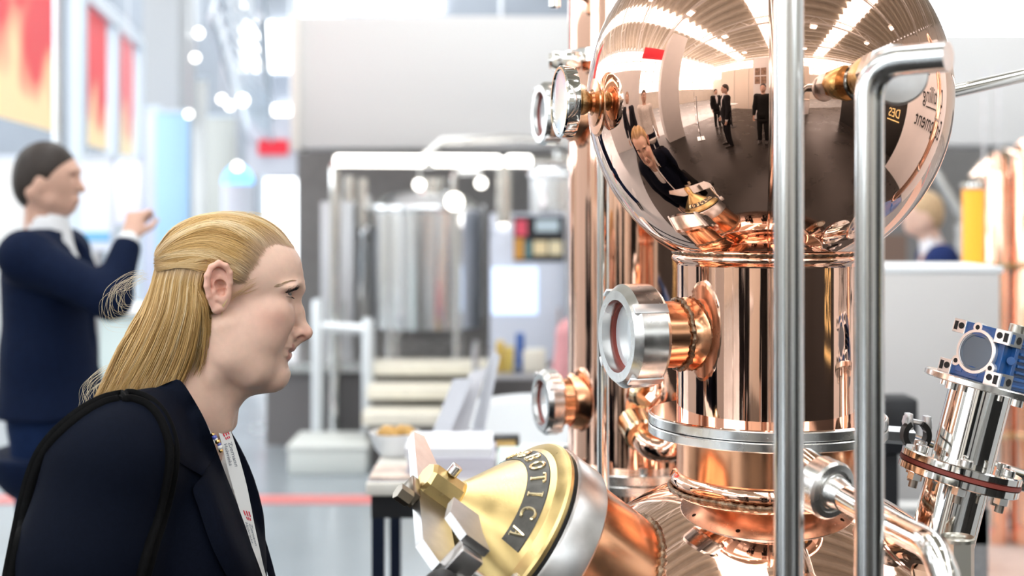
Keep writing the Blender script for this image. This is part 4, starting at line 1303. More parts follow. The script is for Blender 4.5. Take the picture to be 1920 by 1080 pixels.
# neck hole and the open front
J.cap(pv(362, 700, 1.72), pv(352, 850, 1.72), .062, .058, .008, 's')
A_ = pv(352, 735, 1.68); B_ = pv(484, 1067, 1.68); C_ = pv(520, 1190, 1.68)
dx, dz = B_[0] - A_[0], B_[2] - A_[2]; L_ = math.hypot(dx, dz)
nx, nz = -dz / L_, dx / L_                      # to the right of the lapel edge
def cut(x, y, z):
    sd_ = (x - A_[0]) * nx + (z - A_[2]) * nz
    return np.maximum(np.maximum(-sd_, y - 1.762 + 0 * x), (C_[2]) - z)
J.func(cut, (-.6, 1.5, .9), (-.1, 1.95, 1.34), .004, 's')
M_navy = mat('navy wool blend', (.0030, .0050, .0125), .8, noise=.22, nscale=420, bump=.10, bscale=900, spec=.10)
jv, jq = J.mesh(2)
mk_np('blazer', jv, jq[:, ::-1], M_navy, woman)
JB = BVHTree.FromPolygons([tuple(v) for v in jv], [tuple(int(i) for i in q) for q in jq])
# blouse inside
Bl = Field(lo, hi, .008)
body_prims(Bl, -.014, False)
Bl.cap(pv(362, 690, 1.72), pv(354, 822, 1.72), .058, .050, .01, 's')
def cutb(x, y, z): return z - (1.5 - (905 - 390) * 1.72 / FPX) - (x - pv(420, 905, 1.72)[0]) * -1.2
Bl.func(lambda x, y, z: y - 1.700 + 0 * x, (-1, 1.3, .6), (0, 1.75, 1.4), .01, 's')
bv, bq = Bl.mesh(2)
BB = BVHTree.FromPolygons([tuple(v) for v in bv], [tuple(int(i) for i in q) for q in bq])
M_blouse = mat('white blouse', (.80, .78, .76), .7, noise=.06, nscale=200)
mk_np('blouse', bv, bq[:, ::-1], M_blouse, woman)
camp = Vector((0, 0, CAMH))
def drape(px, py, lift, dfall, bvh=None):
    p = P(px, py, 1.0); d_ = (p - camp).normalized()
    hit, n_, i_, ds = (bvh or JB).ray_cast(camp, d_, 3)
    y = hit.y if hit is not None and abs(hit.y - dfall) < .09 else None
    return y
def patch(A, B, n, m, lift0, lift1, dfall, thick=.0035, bvh=None, edge=.002):
    """cloth panel between image polylines A (inner) and B (outer), laid on the blazer's surface"""
    def rs(pl, k):
        pl = [Vector((a, b, 0)) for a, b in pl]; sp = spline(pl, 6)
        d_ = [0]
        for a, b in zip(sp, sp[1:]): d_.append(d_[-1] + (b - a).length)
        out = []
        for i in range(k):
            t = d_[-1] * i / (k - 1); j = 0
            while j < len(d_) - 2 and d_[j + 1] < t: j += 1
            f_ = (t - d_[j]) / max(d_[j + 1] - d_[j], 1e-9); out.append(sp[j].lerp(sp[j + 1], min(1, f_)))
        return out
    a = rs(A, n); b = rs(B, n)
    Y = np.zeros((n, m)); PX = np.zeros((n, m, 2)); ok = np.zeros((n, m), bool)
    for i in range(n):
        for j in range(m):
            q = a[i].lerp(b[i], j / (m - 1)); PX[i, j] = (q.x, q.y)
            y = drape(q.x, q.y, 0, dfall, bvh)
            if y is not None: Y[i, j] = y; ok[i, j] = True
    if not ok.any(): Y[:] = dfall; ok[:] = True
    for _ in range(60):                          # fill what the ray missed from its neighbours, then relax
        if ok.all(): break
        Z = Y.copy(); o2 = ok.copy()
        for i in range(n):
            for j in range(m):
                if not ok[i, j]:
                    nb = [(i + u, j + w) for u, w in ((1, 0), (-1, 0), (0, 1), (0, -1)) if 0 <= i + u < n and 0 <= j + w < m and ok[i + u, j + w]]
                    if nb: Z[i, j] = sum(Y[x] for x in nb) / len(nb); o2[i, j] = True
        Y, ok = Z, o2
    for _ in range(3):
        Yp = np.pad(Y, 1, mode='edge'); Y = .5 * Y + .125 * (Yp[2:, 1:-1] + Yp[:-2, 1:-1] + Yp[1:-1, 2:] + Yp[1:-1, :-2])
    vs = []
    for lay in (0, 1):
        for i in range(n):
            for j in range(m):
                t = j / (m - 1); lf = lift0 + (lift1 - lift0) * t + edge * math.sin(PI * t)
                y = Y[i, j] - lf + (thick if lay else 0)
                vs.append(P(PX[i, j, 0], PX[i, j, 1], y))
    fs = []; N = n * m
    for i in range(n - 1):
        for j in range(m - 1):
            q = (i * m + j, i * m + j + 1, (i + 1) * m + j + 1, (i + 1) * m + j)
            fs.append(q); fs.append(tuple(N + k for k in q[::-1]))
    for i in range(n - 1):
        for j in (0, m - 1): fs.append((i * m + j, (i + 1) * m + j, N + (i + 1) * m + j, N + i * m + j))
    for j in range(m - 1):
        for i in (0, n - 1): fs.append((i * m + j, i * m + j + 1, N + i * m + j + 1, N + i * m + j))
    return vs, fs
col_in = [(318, 716), (338, 713), (362, 747), (387, 793), (407, 846)]
col_out = [(268, 737), (285, 757), (306, 793), (328, 838), (337, 866), (380, 893)]
MB().add(*patch(col_in, col_out, 26, 12, .010, .008, 1.64)).build('collar', M_navy, woman, sharp=50)
lap_in = [(407, 846), (424, 891), (443, 941), (465, 1001), (484, 1067), (508, 1150)]
lap_out = [(378, 895), (362, 917), (373, 953), (394, 1016), (419, 1069), (470, 1160)]
MB().add(*patch(lap_in, lap_out, 34, 12, .008, .010, 1.63)).build('lapel', M_navy, woman, sharp=50)
# far front edge of the blazer
far_o = [(427, 786), (443, 842), (462, 900), (481, 962), (501, 1022), (519, 1090), (530, 1160)]
far_i = [(410, 800), (430, 850), (450, 905), (468, 965), (487, 1025), (505, 1090), (516, 1160)]
vs = []; fs = []
for k, (o_, i_) in enumerate(zip(spline([Vector((*p, 0)) for p in far_o], 5), spline([Vector((*p, 0)) for p in far_i], 5))):
    vs += [P(o_.x, o_.y, 1.795), P(o_.x, o_.y, 1.779), P(i_.x, i_.y, 1.768), P(i_.x, i_.y, 1.774)]
for k in range(len(vs) // 4 - 1):
    for q in range(4): fs.append((k * 4 + q, k * 4 + (q + 1) % 4, k * 4 + 4 + (q + 1) % 4, k * 4 + 4 + q))
MB().add(vs, fs).build('lapel', M_navy, woman, sharp=60)
# shirt collar edge against the neck
sc_i = [(352, 738), (372, 766), (392, 803), (404, 828)]
sc_o = [(344, 732), (362, 766), (384, 806), (400, 838)]
vs = []; fs = []
for a, b in zip(spline([Vector((*p, 0)) for p in sc_i], 6), spline([Vector((*p, 0)) for p in sc_o], 6)):
    vs += [P(a.x, a.y, 1.668), P(b.x, b.y, 1.655), P(b.x, b.y, 1.659), P(a.x, a.y, 1.672)]
for k in range(len(vs) // 4 - 1):
    for q in range(4): fs.append((k * 4 + q, k * 4 + (q + 1) % 4, k * 4 + 4 + (q + 1) % 4, k * 4 + 4 + q))
MB().add(vs, fs).build('blouse_collar', M_blouse, woman)
# armhole seam
sm = [(300, 790), (318, 830), (312, 900), (296, 980), (282, 1060), (270, 1120)]
pts = []
for q in spline([Vector((*p, 0)) for p in sm], 6):
    y = drape(q.x, q.y, 0, 1.56)
    pts.append(P(q.x, q.y, (y if y else 1.52) - .0008))
MB().tube(pts, .0012, 6).build('sleeve_seam', M_navy, woman, sharp=0)
# trousers, shoes, hands (below the picture)
T = Field((-.72, 1.45, .0), (-.18, 2.0, .82), .010)
T.cap((-.47, 1.72, .80), (-.475, 1.72, .70), .135, .125, .03, sy=1.25)
for s, x in ((-1, -.47), (1, -.40)):
    T.chain([(-.475, 1.72 + s * .075, .74), (x + .03, 1.72 + s * .085, .45), (x - .02, 1.72 + s * .085, .09)], [.088, .066, .055], .02)
tvv, tq = T.mesh(1)
mk_np('trousers', tvv, tq[:, ::-1], mat('navy trousers', (.003, .005, .011), .8, spec=.1), woman)
for s, x in ((-1, -.49), (1, -.42)):
    c = V(x, 1.72 + s * .085, 0)
    f = Field((c.x - .12, c.y - .07, 0), (c.x + .24, c.y + .07, .13), .006)
    f.cap((c.x - .03, c.y, .045), (c.x + .05, c.y, .04), .040, .038, .01); f.cap((c.x + .05, c.y, .036), (c.x + .17, c.y, .026), .037, .026, .02)
    f.func(lambda x_, y_, z_: z_ - .004, (c.x - .2, c.y - .1, -.01), (c.x + .3, c.y + .1, .2), 0, 's')
    vv, qq = f.mesh(1); mk_np('shoe', vv, qq[:, ::-1], mat('black leather', (.012, .011, .011), .3), woman)
for w_, e_ in ((pv(185, 1545, 1.50), pv(120, 1290, 1.53)), (pv(350, 1480, 1.92), pv(310, 1270, 1.93))):
    HF = Field(w_ - .17, w_ + .17, .004)
    dd = (w_ - e_) / np.linalg.norm(w_ - e_)
    HF.cap(w_ - dd * .05, w_, .027, .024, .01); hand(HF, w_, dd, (1, 0, .2), .95, .5)
    vv, qq = HF.mesh(1)
    mk_np('hand', vv, qq[:, ::-1], mat('fair skin of the hands', (.80, .545, .43), .47, sss=.15), woman)
# ---- lanyard
lan = thing('lanyard', 'white lanyard with red and grey printed lettering around the woman\'s neck', 'lanyard', P(460, 950, 1.72))
Lp = [(404, 792), (413, 822), (424, 866), (437, 916), (452, 966), (468, 1013), (487, 1064), (505, 1118)]
Rp = [(422, 788), (434, 812), (451, 866), (464, 916), (475, 973), (485, 1020), (497, 1073), (513, 1122)]
ls1 = spline([Vector((*p, 0)) for p in Lp], 6); rs1 = spline([Vector((*p, 0)) for p in Rp], 6)
vs = []; fs = []
def lan_d(t): return (1.690 - .004 * min(1, t * 1.6), 1.700 - .004 * min(1, t * 1.6))
for k, (a, b) in enumerate(zip(ls1, rs1)):
    d0, d1 = lan_d(k / (len(ls1) - 1))
    vs += [P(a.x, a.y, d0), P(b.x, b.y, d1), P(b.x, b.y, d1 + .0012), P(a.x, a.y, d0 + .0012)]
for k in range(len(vs) // 4 - 1):
    for q in range(4): fs.append((k * 4 + q, k * 4 + (q + 1) % 4, k * 4 + 4 + (q + 1) % 4, k * 4 + 4 + q))
MB().add(vs, fs).build('ribbon', mat('white lanyard ribbon', (.86, .85, .83), .55), lan)
# loop behind the neck
MB().tube([P(412, 790, 1.735), P(405, 770, 1.78), P(330, 745, 1.80), P(285, 752, 1.72), P(300, 755, 1.64)], .004, 8).build('ribbon_loop', MATS['white lanyard ribbon'], lan)
def on_ribbon(t, u, lift=.0012):
    f = t * (len(ls1) - 1); k = min(int(f), len(ls1) - 2); f -= k
    a = ls1[k].lerp(ls1[k + 1], f); b = rs1[k].lerp(rs1[k + 1], f)
    d0, d1 = lan_d(t); q = a.lerp(b, u)
    return P(q.x, q.y, d0 + (d1 - d0) * u - lift)
M_ink = mat('grey print', (.16, .18, .22), .6); M_inkr = mat('red print', (.72, .03, .06), .6)
def ribbon_text(body, t0, scale, u0, m, du):
    tvs, tfs = text_mesh(body, 1.0, 0.0, 'LEFT')
    out = [on_ribbon(t0 + v.x * scale, u0 + v.y * du, .0010) for v in tvs]
    MB().add(out, tfs).build('printed_word', m, lan, smooth=False)
def ribbon_mark(t0):
    for i in range(3):
        q = [(t0 + .004, .30 + i * .2), (t0 + .030, .34 + i * .2), (t0 + .030, .44 + i * .2), (t0 + .004, .40 + i * .2)]
        MB().add([on_ribbon(a, b, .0010) for a, b in q], [(0, 1, 2, 3)]).build('printed_mark', M_inkr, lan, smooth=False)
        q = [(t0 + .036, .40 + i * .14), (t0 + .052, .42 + i * .14), (t0 + .052, .50 + i * .14), (t0 + .036, .48 + i * .14)]
        MB().add([on_ribbon(a, b, .0010) for a, b in q], [(0, 1, 2, 3)]).build('printed_mark', M_inkr, lan, smooth=False)
for t0 in (.115, .535):
    ribbon_mark(t0)
    ribbon_text('Ziemann', t0 + .07, .036, .52, M_ink, .40)
    ribbon_text('Holvrieka', t0 + .07, .031, .16, M_ink, .36)
ribbon_mark(.935)
# ---- necklace
M_gold = mat('gold', (.85, .58, .22), .2, 1)
nk = thing('necklace', 'small gold and blue beaded necklace at the woman\'s collar', 'necklace', P(405, 825, 1.66))
for i, (px, py) in enumerate([(399, 815), (402, 820), (405, 824), (408, 828), (411, 833), (413, 839), (414, 845)]):
    m = (M_gold, mat('blue bead', (.10, .13, .50), .2, coat=.5), mat('pearl bead', (.85, .83, .80), .2, coat=.5))[i % 3]
    ball('bead', P(px, py, 1.652), .0034 if i % 2 else .0026, m, nk, n=10)
# ---- shoulder bag with its doubled strap
bag = thing('shoulder_bag', 'black fabric bag hung by a doubled strap over the blazer shoulder', 'bag', P(110, 1700, 1.45))
M_strap = mat('black cotton strap', (.0028, .0028, .0032), .85, noise=.4, nscale=300, bump=.3, bscale=500, spec=.15)
fr_p = [(228, 744), (252, 744), (282, 757), (306, 786), (321, 830), (322, 872), (314, 920), (300, 975), (284, 1025), (268, 1085)]
bk_p = [(228, 743), (192, 752), (152, 774), (110, 809), (79, 847), (59, 893), (44, 950), (30, 1015), (17, 1080)]
def strap(ctrl, off, r, dep, lift):
    pts = []
    for q in spline([Vector((*p, 0)) for p in ctrl], 5):
        pts.append(q)
    out = []; ylast = None
    for i, q in enumerate(pts):
        t = (pts[min(i + 1, len(pts) - 1)] - pts[max(i - 1, 0)]).normalized(); nn = Vector((-t.y, t.x, 0))
        a = q + nn * off
        y = drape(a.x, a.y, 0, dep)
        if y is None:
            pt, nr, _, _ = JB.find_nearest(P(a.x, a.y, ylast or dep)); y = pt.y
        if ylast is not None: y = ylast + max(-.012, min(.012, y - ylast))
        ylast = y
        out.append(P(a.x, a.y, y - lift))
    return out
def band(path, w, th):
    """flat woven band: path points with width across the view"""
    vs = []; fs = []
    for i, p in enumerate(path):
        t = (path[min(i + 1, len(path) - 1)] - path[max(i - 1, 0)]).normalized()
        side_ = t.cross(V(0, -1, 0)).normalized(); nr = side_.cross(t).normalized()
        for a, b in ((-1, -1), (-1, 1), (1, 1), (1, -1)): vs.append(p + side_ * a * w + nr * b * th)
    for k in range(len(path) - 1):
        for q in range(4): fs.append((k * 4 + q, k * 4 + (q + 1) % 4, k * 4 + 4 + (q + 1) % 4, k * 4 + 4 + q))
    return vs, fs
for off in (-5.5, 5.5):
    a = strap(fr_p, off, 0, 1.56, .0035 if off < 0 else .0055); b = strap(bk_p, off * .8, 0, 1.56, .003)
    b += [P(-10, 1300, 1.47), P(60, 1560, 1.45)]
    a += [P(235, 1300, 1.46), P(190, 1560, 1.45)]
    MB().add(*band(b[::-1] + a[1:], .0052, .0016)).build('strap', M_strap, bag, sharp=0)
bc = P(125, 1700, 1.45)
MB().box(bc, (.30, .10, .26), None, .03).build('bag_body', M_strap, bag)
# ------------------------------------------------------------------ other people
def person(label, loc, heading, height=1.78, top=(.012, .02, .06), legs=(.012, .015, .03), skin_c=(.72, .46, .35), hair_c=(.03, .02, .015),
           shirt=(.82, .83, .85), arm_r=None, arm_l=None, h=.013, lean=0.0, sit=False, hair_len=0.0, group=None, shoe_c=(.015, .013, .012), jacket=True, seat_z=.0, curl=.9, bulk=1.0):
    S = height / 1.78
    if sit: drop = .93 * S - seat_z - .09
    else: drop = 0
    ca, sa = math.cos(heading), math.sin(heading)
    Bm = np.array([[ca, sa, 0], [-sa, ca, 0], [0, 0, 1]])      # rows: forward, left, up
    o = np.array([loc[0], loc[1], 0.0])
    def W(v): return o + (np.asarray(v) * S) @ Bm - np.array([0, 0, drop])
    root = thing('person', label, 'person', (loc[0], loc[1], 0), group)
    lx = lambda z: lean * max(0, z - .93)
    def j(x, y, z): return np.array([x + lx(z), y, z])
    sh = {1: j(-.01, .185, 1.43), -1: j(-.01, -.185, 1.43)}
    def arm(side, spec):
        if spec is None: spec = ((.0, .24 * side, 1.13), (.08, .25 * side, .88))
        return [sh[side], np.array(spec[0], float), np.array(spec[1], float)]
    A = {1: arm(1, arm_l), -1: arm(-1, arm_r)}
    allp = np.array([p for a in A.values() for p in a])
    lo = np.minimum(allp.min(0), [-.28, -.30, -.01]) - .16; hi = np.maximum(allp.max(0), [.32, .30, 1.84]) + .16
    lo[2] = -.01
    hx = lx(1.66)
    f = Field(lo, hi, h)
    def E(c, r, k=.02, mode='u', ang=0): f.ell(c, r, k, mode, ang)
    # head
    E((hx - .005, 0, 1.685), (.097, .076, .098)); E((hx + .030, 0, 1.655), (.062, .060, .105), .03)
    E((hx + .052, 0, 1.588), (.036, .036, .032), .025)
    f.cap((hx + .02, .045, 1.60), (hx - .03, .06, 1.63), .026, .026, .02); f.cap((hx + .02, -.045, 1.60), (hx - .03, -.06, 1.63), .026, .026, .02)
    f.cap((hx + .088, 0, 1.675), (hx + .108, 0, 1.640), .010, .014, .012); E((hx + .085, 0, 1.700), (.018, .05, .012), .012)
    E((hx + .086, 0, 1.605), (.014, .026, .010), .01)
    for s in (-1, 1):
        E((hx + .092, .032 * s, 1.678), (.014, .016, .012), .01, 's'); E((hx - .005, .078 * s, 1.655), (.020, .010, .032), .006)
    f.cap((hx - .02, 0, 1.60), (lx(1.45) - .02, 0, 1.42), .056, .062, .03)
    # inner body
    f.cap((lx(1.4), 0, 1.40), (0, 0, 1.0), .09, .10, .05, sy=1.3)
    for s in (-1, 1):
        a = A[s]; f.chain(a, [.04, .035, .026], .02)
        dd = a[2] - a[1]; dd = dd / np.linalg.norm(dd)
        hand(f, a[2] + dd * .01, dd, (.3, -s, .2), 1.0, curl, .006)
    if sit: LG = {s: [(0, .09 * s, .93), (.42, .11 * s, .92), (.44, .11 * s, .50)] for s in (-1, 1)}
    else: LG = {s: [(0, .09 * s, .93), (.02, .10 * s, .50), (-.02, .11 * s, .09)] for s in (-1, 1)}
    if sit: LG = {s: [LG[s][0], LG[s][1], (.44, .11 * s, .93 - (seat_z + .09 - .09) / S)] for s in (-1, 1)}
    for s in (-1, 1): f.chain(LG[s], [.07, .045, .035], .03)
    v, q = f.mesh(1)
    m_s = mat('skin %.2f' % skin_c[0], skin_c, .5, sss=.1)
    mk_np('body', W(v), q[:, ::-1], m_s, root)
    # hair
    f = Field((hx - .16, -.13, 1.50 - hair_len), (hx + .16, .13, 1.83), max(.007, h * .7))
    f.ell((hx - .012, 0, 1.695), (.103, .083, .103), .01); f.ell((hx - .045, 0, 1.645), (.066, .072, .075), .03)
    if hair_len: f.cap((hx - .06, 0, 1.66), (hx - .09, 0, 1.62 - hair_len), .07, .06, .03, sy=1.2)
    f.ell((hx + .092, 0, 1.615), (.090, .14, .105), .012, 's', 0)
    f.cap((hx + .045, -.12, 1.585), (hx + .045, .12, 1.585), .062, .062, .012, 's'); f.cap((hx - .02, -.12, 1.545), (hx - .02, .12, 1.545), .05, .05, .012, 's')
    v, q = f.mesh(2)
    mk_np('hair', W(v), q[:, ::-1], mat('hair %.2f %.2f' % hair_c[:2], hair_c, .55, noise=.3, nscale=80), root)
    # jacket or shirt
    f = Field(lo, hi, h)
    f.cap((lx(1.36), 0, 1.36), (lx(1.10), 0, 1.10), .125 * bulk, .118 * bulk, .04, sy=1.28)
    f.cap((lx(1.1), 0, 1.10), (0, 0, .80), .118 * bulk, .155 * bulk, .05, sy=1.28)
    f.cap(sh[-1], sh[1], .075, .075, .05)
    f.cap((lx(1.5), 0, 1.50), (lx(1.40), 0, 1.42), .062, .10, .03)
    for s in (-1, 1):
        a = A[s]; dd = (a[2] - a[1]) / np.linalg.norm(a[2] - a[1])
        f.chain([a[0], a[1], a[2] - dd * .03], [.078, .062, .046], .035)
    f.func(lambda x, y, z: (.80 if not sit else .86) - z, lo, (hi[0], hi[1], .9), .008, 's')
    f.cap((hx - .02, 0, 1.62), (lx(1.45), 0, 1.46), .064, .062, .008, 's')
    if jacket:      # open front showing the shirt
        f.func(lambda x, y, z: np.maximum(np.maximum(.06 - (x - lx(1.3)), abs(y) - np.clip((z - 1.12) * .23, 0, .07)), 1.12 - z), (0, -.12, 1.1), (.4, .12, 1.6), .006, 's')
    v, q = f.mesh(2)
    mk_np('jacket' if jacket else 'shirt', W(v), q[:, ::-1], mat('cloth %.3f %.3f %.3f' % top, top, .8, noise=.2, nscale=60, spec=.15), root)
    if jacket:
        f = Field(lo, hi, h)
        f.cap((lx(1.36), 0, 1.34), (0, 0, .95), .113, .115, .04, sy=1.2)
        f.cap((lx(1.5) - .005, 0, 1.525), (lx(1.40), 0, 1.42), .069, .085, .03)
        f.cap((hx - .02, 0, 1.62), (lx(1.45) - .012, 0, 1.50), .060, .058, .004, 's')
        for s in (-1, 1):
            a = A[s]; dd = (a[2] - a[1]) / np.linalg.norm(a[2] - a[1])
            f.cap(a[2] - dd * .06, a[2] - dd * .005, .041, .038, .004)
        v, q = f.mesh(1)
        mk_np('shirt', W(v), q[:, ::-1], mat('shirt %.2f %.2f' % shirt[:2], shirt, .7), root)
    f = Field((-.25, -.3, -.01), (.62, .3, 1.05), h)
    f.cap((0, 0, .98), (0, 0, .90), .12, .125, .03, sy=1.22)
    for s in (-1, 1): f.chain(LG[s], [.098, .074, .062], .03)
    v, q = f.mesh(1)
    mk_np('trousers', W(v), q[:, ::-1], mat('cloth %.3f %.3f %.3f' % legs, legs, .8, noise=.2, nscale=60, spec=.15), root)
    for s in (-1, 1):
        e = np.array(LG[s][2]); zb_ = (drop / S) if sit else 0
        f = Field((e[0] - .12, e[1] - .08, zb_ - .01), (e[0] + .26, e[1] + .08, zb_ + .16), .008)
        f.cap((e[0] - .03, e[1], zb_ + .05), (e[0] + .05, e[1], zb_ + .05), .047, .045, .01)
        f.cap((e[0] + .05, e[1], zb_ + .042), (e[0] + .19, e[1], zb_ + .032), .042, .034, .02)
        f.func(lambda x, y, z: z - zb_ - .003, (e[0] - .2, e[1] - .1, zb_ - .02), (e[0] + .3, e[1] + .1, zb_ + .2), 0, 's')
        v, q = f.mesh(1)
        mk_np('shoe', W(v), q[:, ::-1], mat('shoe leather', shoe_c, .3), root)
    return root
YM = 4.10
sM = YM / FPX
mx = P(92, HOR, YM).x
def ml(px, py, y):                                   # local point of the left man (facing +X) from the photograph
    q = P(px, py, YM + y); return ((q.x - mx) / (1.69 / 1.78), y, q.z / (1.69 / 1.78))
person('man in a navy suit raising one hand, behind the woman', (mx, YM), 0.0, 1.69, top=(.0035, .0095, .033), legs=(.006, .018, .062),
       skin_c=(.66, .40, .30), hair_c=(.028, .018, .013), arm_r=(ml(205, 560, -.20), ml(240, 452, -.10)), h=.0085, curl=1.5, bulk=1.16)
rx = P(1808, HOR, 6.3)
person('fair haired man in a blue jacket behind the white counter', (rx.x, 6.3), PI * .95, 1.57, top=(.02, .035, .13), hair_c=(.62, .42, .24), skin_c=(.76, .50, .39), lean=.30, shirt=(.9, .88, .9), h=.014)
sx = P(1128, HOR, 6.9)
stool_z = .30
person('dark haired person in pink sitting half hidden by the rear copper column', (sx.x, 6.9), PI * .6, 1.66, top=(.70, .33, .34), hair_c=(.02, .016, .015), sit=True, seat_z=stool_z, jacket=False, hair_len=.05, h=.014)
# people standing behind the photographer, seen in the copper sphere
person('man in a black suit walking behind the photographer, mirrored in the sphere', (-1.25, -.55), 2.2, 1.84, top=(.012, .012, .014), legs=(.012, .012, .014), h=.014)
person('man in black beside the bar table, mirrored small in the sphere', (-2.6, -1.7), .4, 1.78, top=(.014, .014, .016), legs=(.012, .012, .014), h=.016)
person('person in dark clothes at the white counter, mirrored in the sphere', (.45, -4.3), -1.4, 1.76, top=(.03, .012, .016), legs=(.012, .012, .014), h=.016)
person('photographer\'s companion in black trousers and shoes, mirrored near the pipe', (-.30, -1.05), 1.5, 1.84, top=(.012, .012, .012), legs=(.010, .010, .010), h=.014, jacket=False)
person('bearded man in a white shirt left of the woman, mirrored at the sphere\'s edge', (-2.15, 1.65), -.15, 1.80, top=(.80, .76, .72), hair_c=(.05, .03, .02), jacket=False, h=.014)
person('bald man in a dark suit left of the woman, mirrored at the sphere\'s edge', (-2.35, 2.35), -.1, 1.82, top=(.02, .022, .03), hair_c=(.40, .26, .18), h=.014)
# ------------------------------------------------------------------ stand opposite: fascia, wall, tanks
def bx(mbx, px0, py0, px1, py1, y, dy, bev=0.0):
    a = P(px0, py0, y); b = P(px1, py1, y)
    return mbx.box(((a.x + b.x) / 2, y + dy / 2, (a.z + b.z) / 2), (b.x - a.x, dy, a.z - b.z), None, bev)
def sbox(name, px0, py0, px1, py1, y, dy, m, parent=None, bev=0.0): return bx(MB(), px0, py0, px1, py1, y, dy, bev).build(name, m, parent, smooth=bool(bev))
M_fascia = mat('white fascia board', (.71, .70, .69), .55)
fas = thing('fascia_sign', 'long blank white fascia board hanging over the tank stand', 'fascia', P(800, 278, 9.0))
fas.location.z = P(0, 278, 9.0).z
sbox('fascia_panel', 558, 30, 1320, 278, 9.0, .35, M_fascia, fas, .01)
sbox('end_panel', 545, 26, 562, 282, 8.97, .40, mat('warm white edge', (.86, .82, .77), .5), fas, .006)
for px_ in (600, 940, 1260):
    c = P(px_, 30, 9.17); MB().rod(c, V(c.x, c.y, 7.6), .012, n=8).build('hanging_wire', M_zinc, fas)
fas2 = thing('fascia_sign', 'white fascia board at the far right above the copper stills', 'fascia', P(1850, 270, 8.4))
fas2.location.z = P(0, 272, 8.4).z
sbox('fascia_panel', 1640, 62, 2150, 272, 8.4, .35, M_fascia, fas2, .01)
for px_ in (1700, 2100):
    c = P(px_, 64, 8.57); MB().rod(c, V(c.x, c.y, 7.6), .012, n=8).build('hanging_wire', M_zinc, fas2)
wx0 = P(556, 0, 10.4).x
struct(MB().box(((wx0 + 6.5) / 2, 10.5, 1.05), (6.5 - wx0, .15, 2.1)).build('wall_stand', M_grey, smooth=False))
# platform with steps
plat = thing('steel_platform', 'low steel platform with four pale steps below the tanks', 'platform', P(800, 800, 8.5))
plat.location.z = 0
M_tread = mat('pale step tread', (.82, .78, .66), .5, noise=.08)
M_riser = mat('dark grey riser', (.16, .15, .15), .6)
x0, x1 = P(702, 0, 8.3).x, P(915, 0, 8.3).x
TZ = [P(0, 676, 8.3).z, P(0, 722, 8.0).z, P(0, 770, 7.75).z]
MB().box((.25, 9.2, TZ[0] - .05), (3.6, 1.7, .06)).build('deck', M_steel_br, plat, smooth=False)
MB().box((.25, 8.42, TZ[0] / 2 - .04), (3.6, .04, TZ[0] - .09)).build('front_skirt', M_riser, plat, smooth=False)
for i, (z, y) in enumerate(zip(TZ, (8.22, 7.98, 7.74))):
    MB().box(((x0 + x1) / 2, y, z - .03), (x1 - x0, .26, .075), None, .008).build('step_tread', M_tread, plat)
    MB().box(((x0 + x1) / 2, y + .06, (z - .06) / 2), (x1 - x0 - .02, .05, z - .07)).build('step_riser', M_riser, plat, smooth=False)
for sx_ in (-1, 1):
    for y in (8.5, 9.9): MB().box((.25 + 1.7 * sx_, y, TZ[0] / 2 - .04), (.06, .06, TZ[0] - .08)).build('leg', M_steel_br, plat, smooth=False)
# tanks
M_tank = mat('polished tank steel', (.80, .81, .82), .16, 1, bump=.02, bscale=6)
def tank(label, px0, px1, py0, py1, y, group=None):
    c = P((px0 + px1) / 2, py1, y); R = (px1 - px0) / 2 * y / FPX; zt_ = P(0, py0, y).z; zb_ = TZ[0] - .02
    t = thing('steel_tank', label, 'tank', (c.x, y, zb_), group)
    MB().lathe([(0, zb_ + .12), (R * .5, zb_ + .13), (R, zb_ + .2), (R, zt_)], (c.x, y, 0), n=72).build('shell', M_tank, t, sharp=40)
    MB().lathe([(R + .015, zt_ - .02), (R + .02, zt_), (R + .015, zt_ + .025), (R * .97, zt_ + .03), (R * .75, zt_ + .085), (R * .35, zt_ + .12), (.06, zt_ + .13), (0, zt_ + .13)], (c.x, y, 0), n=72).build('domed_lid', M_tank, t, sharp=40)
    MB().lathe([(.09, zt_ + .11), (.09, zt_ + .17), (.105, zt_ + .18), (.105, zt_ + .2), (0, zt_ + .21)], (c.x + R * .1, y - .05, 0), n=32).build('manhole', M_steel, t)
    MB().tube(fillet([(c.x + R * .5, y - .1, zt_ + .06), (c.x + R * .5, y - .1, zt_ + .24), (c.x + R * .95, y - .1, zt_ + .24)], .05), .022, 14).build('spray_pipe', M_steel, t)
    for k in range(4):
        a = PI / 4 + PI / 2 * k; MB().rod((c.x + R * .8 * math.cos(a), y + R * .8 * math.sin(a), zb_), (c.x + R * .8 * math.cos(a), y + R * .8 * math.sin(a), zb_ + .24), .025, n=12).build('leg', M_steel_br, t)
    return t
tank('large round polished steel tank above the steps', 690, 906, 392, 676, 8.75)
tank('narrow steel tank between grey cabinet and large tank', 640, 700, 440, 676, 9.3)
tank('steel tank half hidden behind the rear copper column', 985, 1120, 330, 676, 9.6)
def cabinet(label, px0, py0, px1, y, dy, m, name='cabinet', door=True, zb_=0.0):
    a = P(px0, py0, y); b = P(px1, py0, y)
    c = thing(name, label, 'cabinet', ((a.x + b.x) / 2, y + dy / 2, zb_))
    MB().box(((a.x + b.x) / 2, y + dy / 2, (a.z + zb_) / 2), (b.x - a.x, dy, a.z - zb_), None, .008).build('body', m, c)
    if door:
        d_ = MB().box(((a.x + b.x) / 2, y - .006, (a.z + zb_) / 2), (b.x - a.x - .05, .012, a.z - zb_ - .06), None, .004).build('door', m, c)
        MB().rod((b.x - .05, y - .03, (a.z + zb_) / 2), (b.x - .05, y - .03, (a.z + zb_) / 2 + .14), .009, n=10).build('handle', M_steel, d_)
    return c
M_cab = mat('light grey sheet steel', (.55, .56, .58), .35, .4)
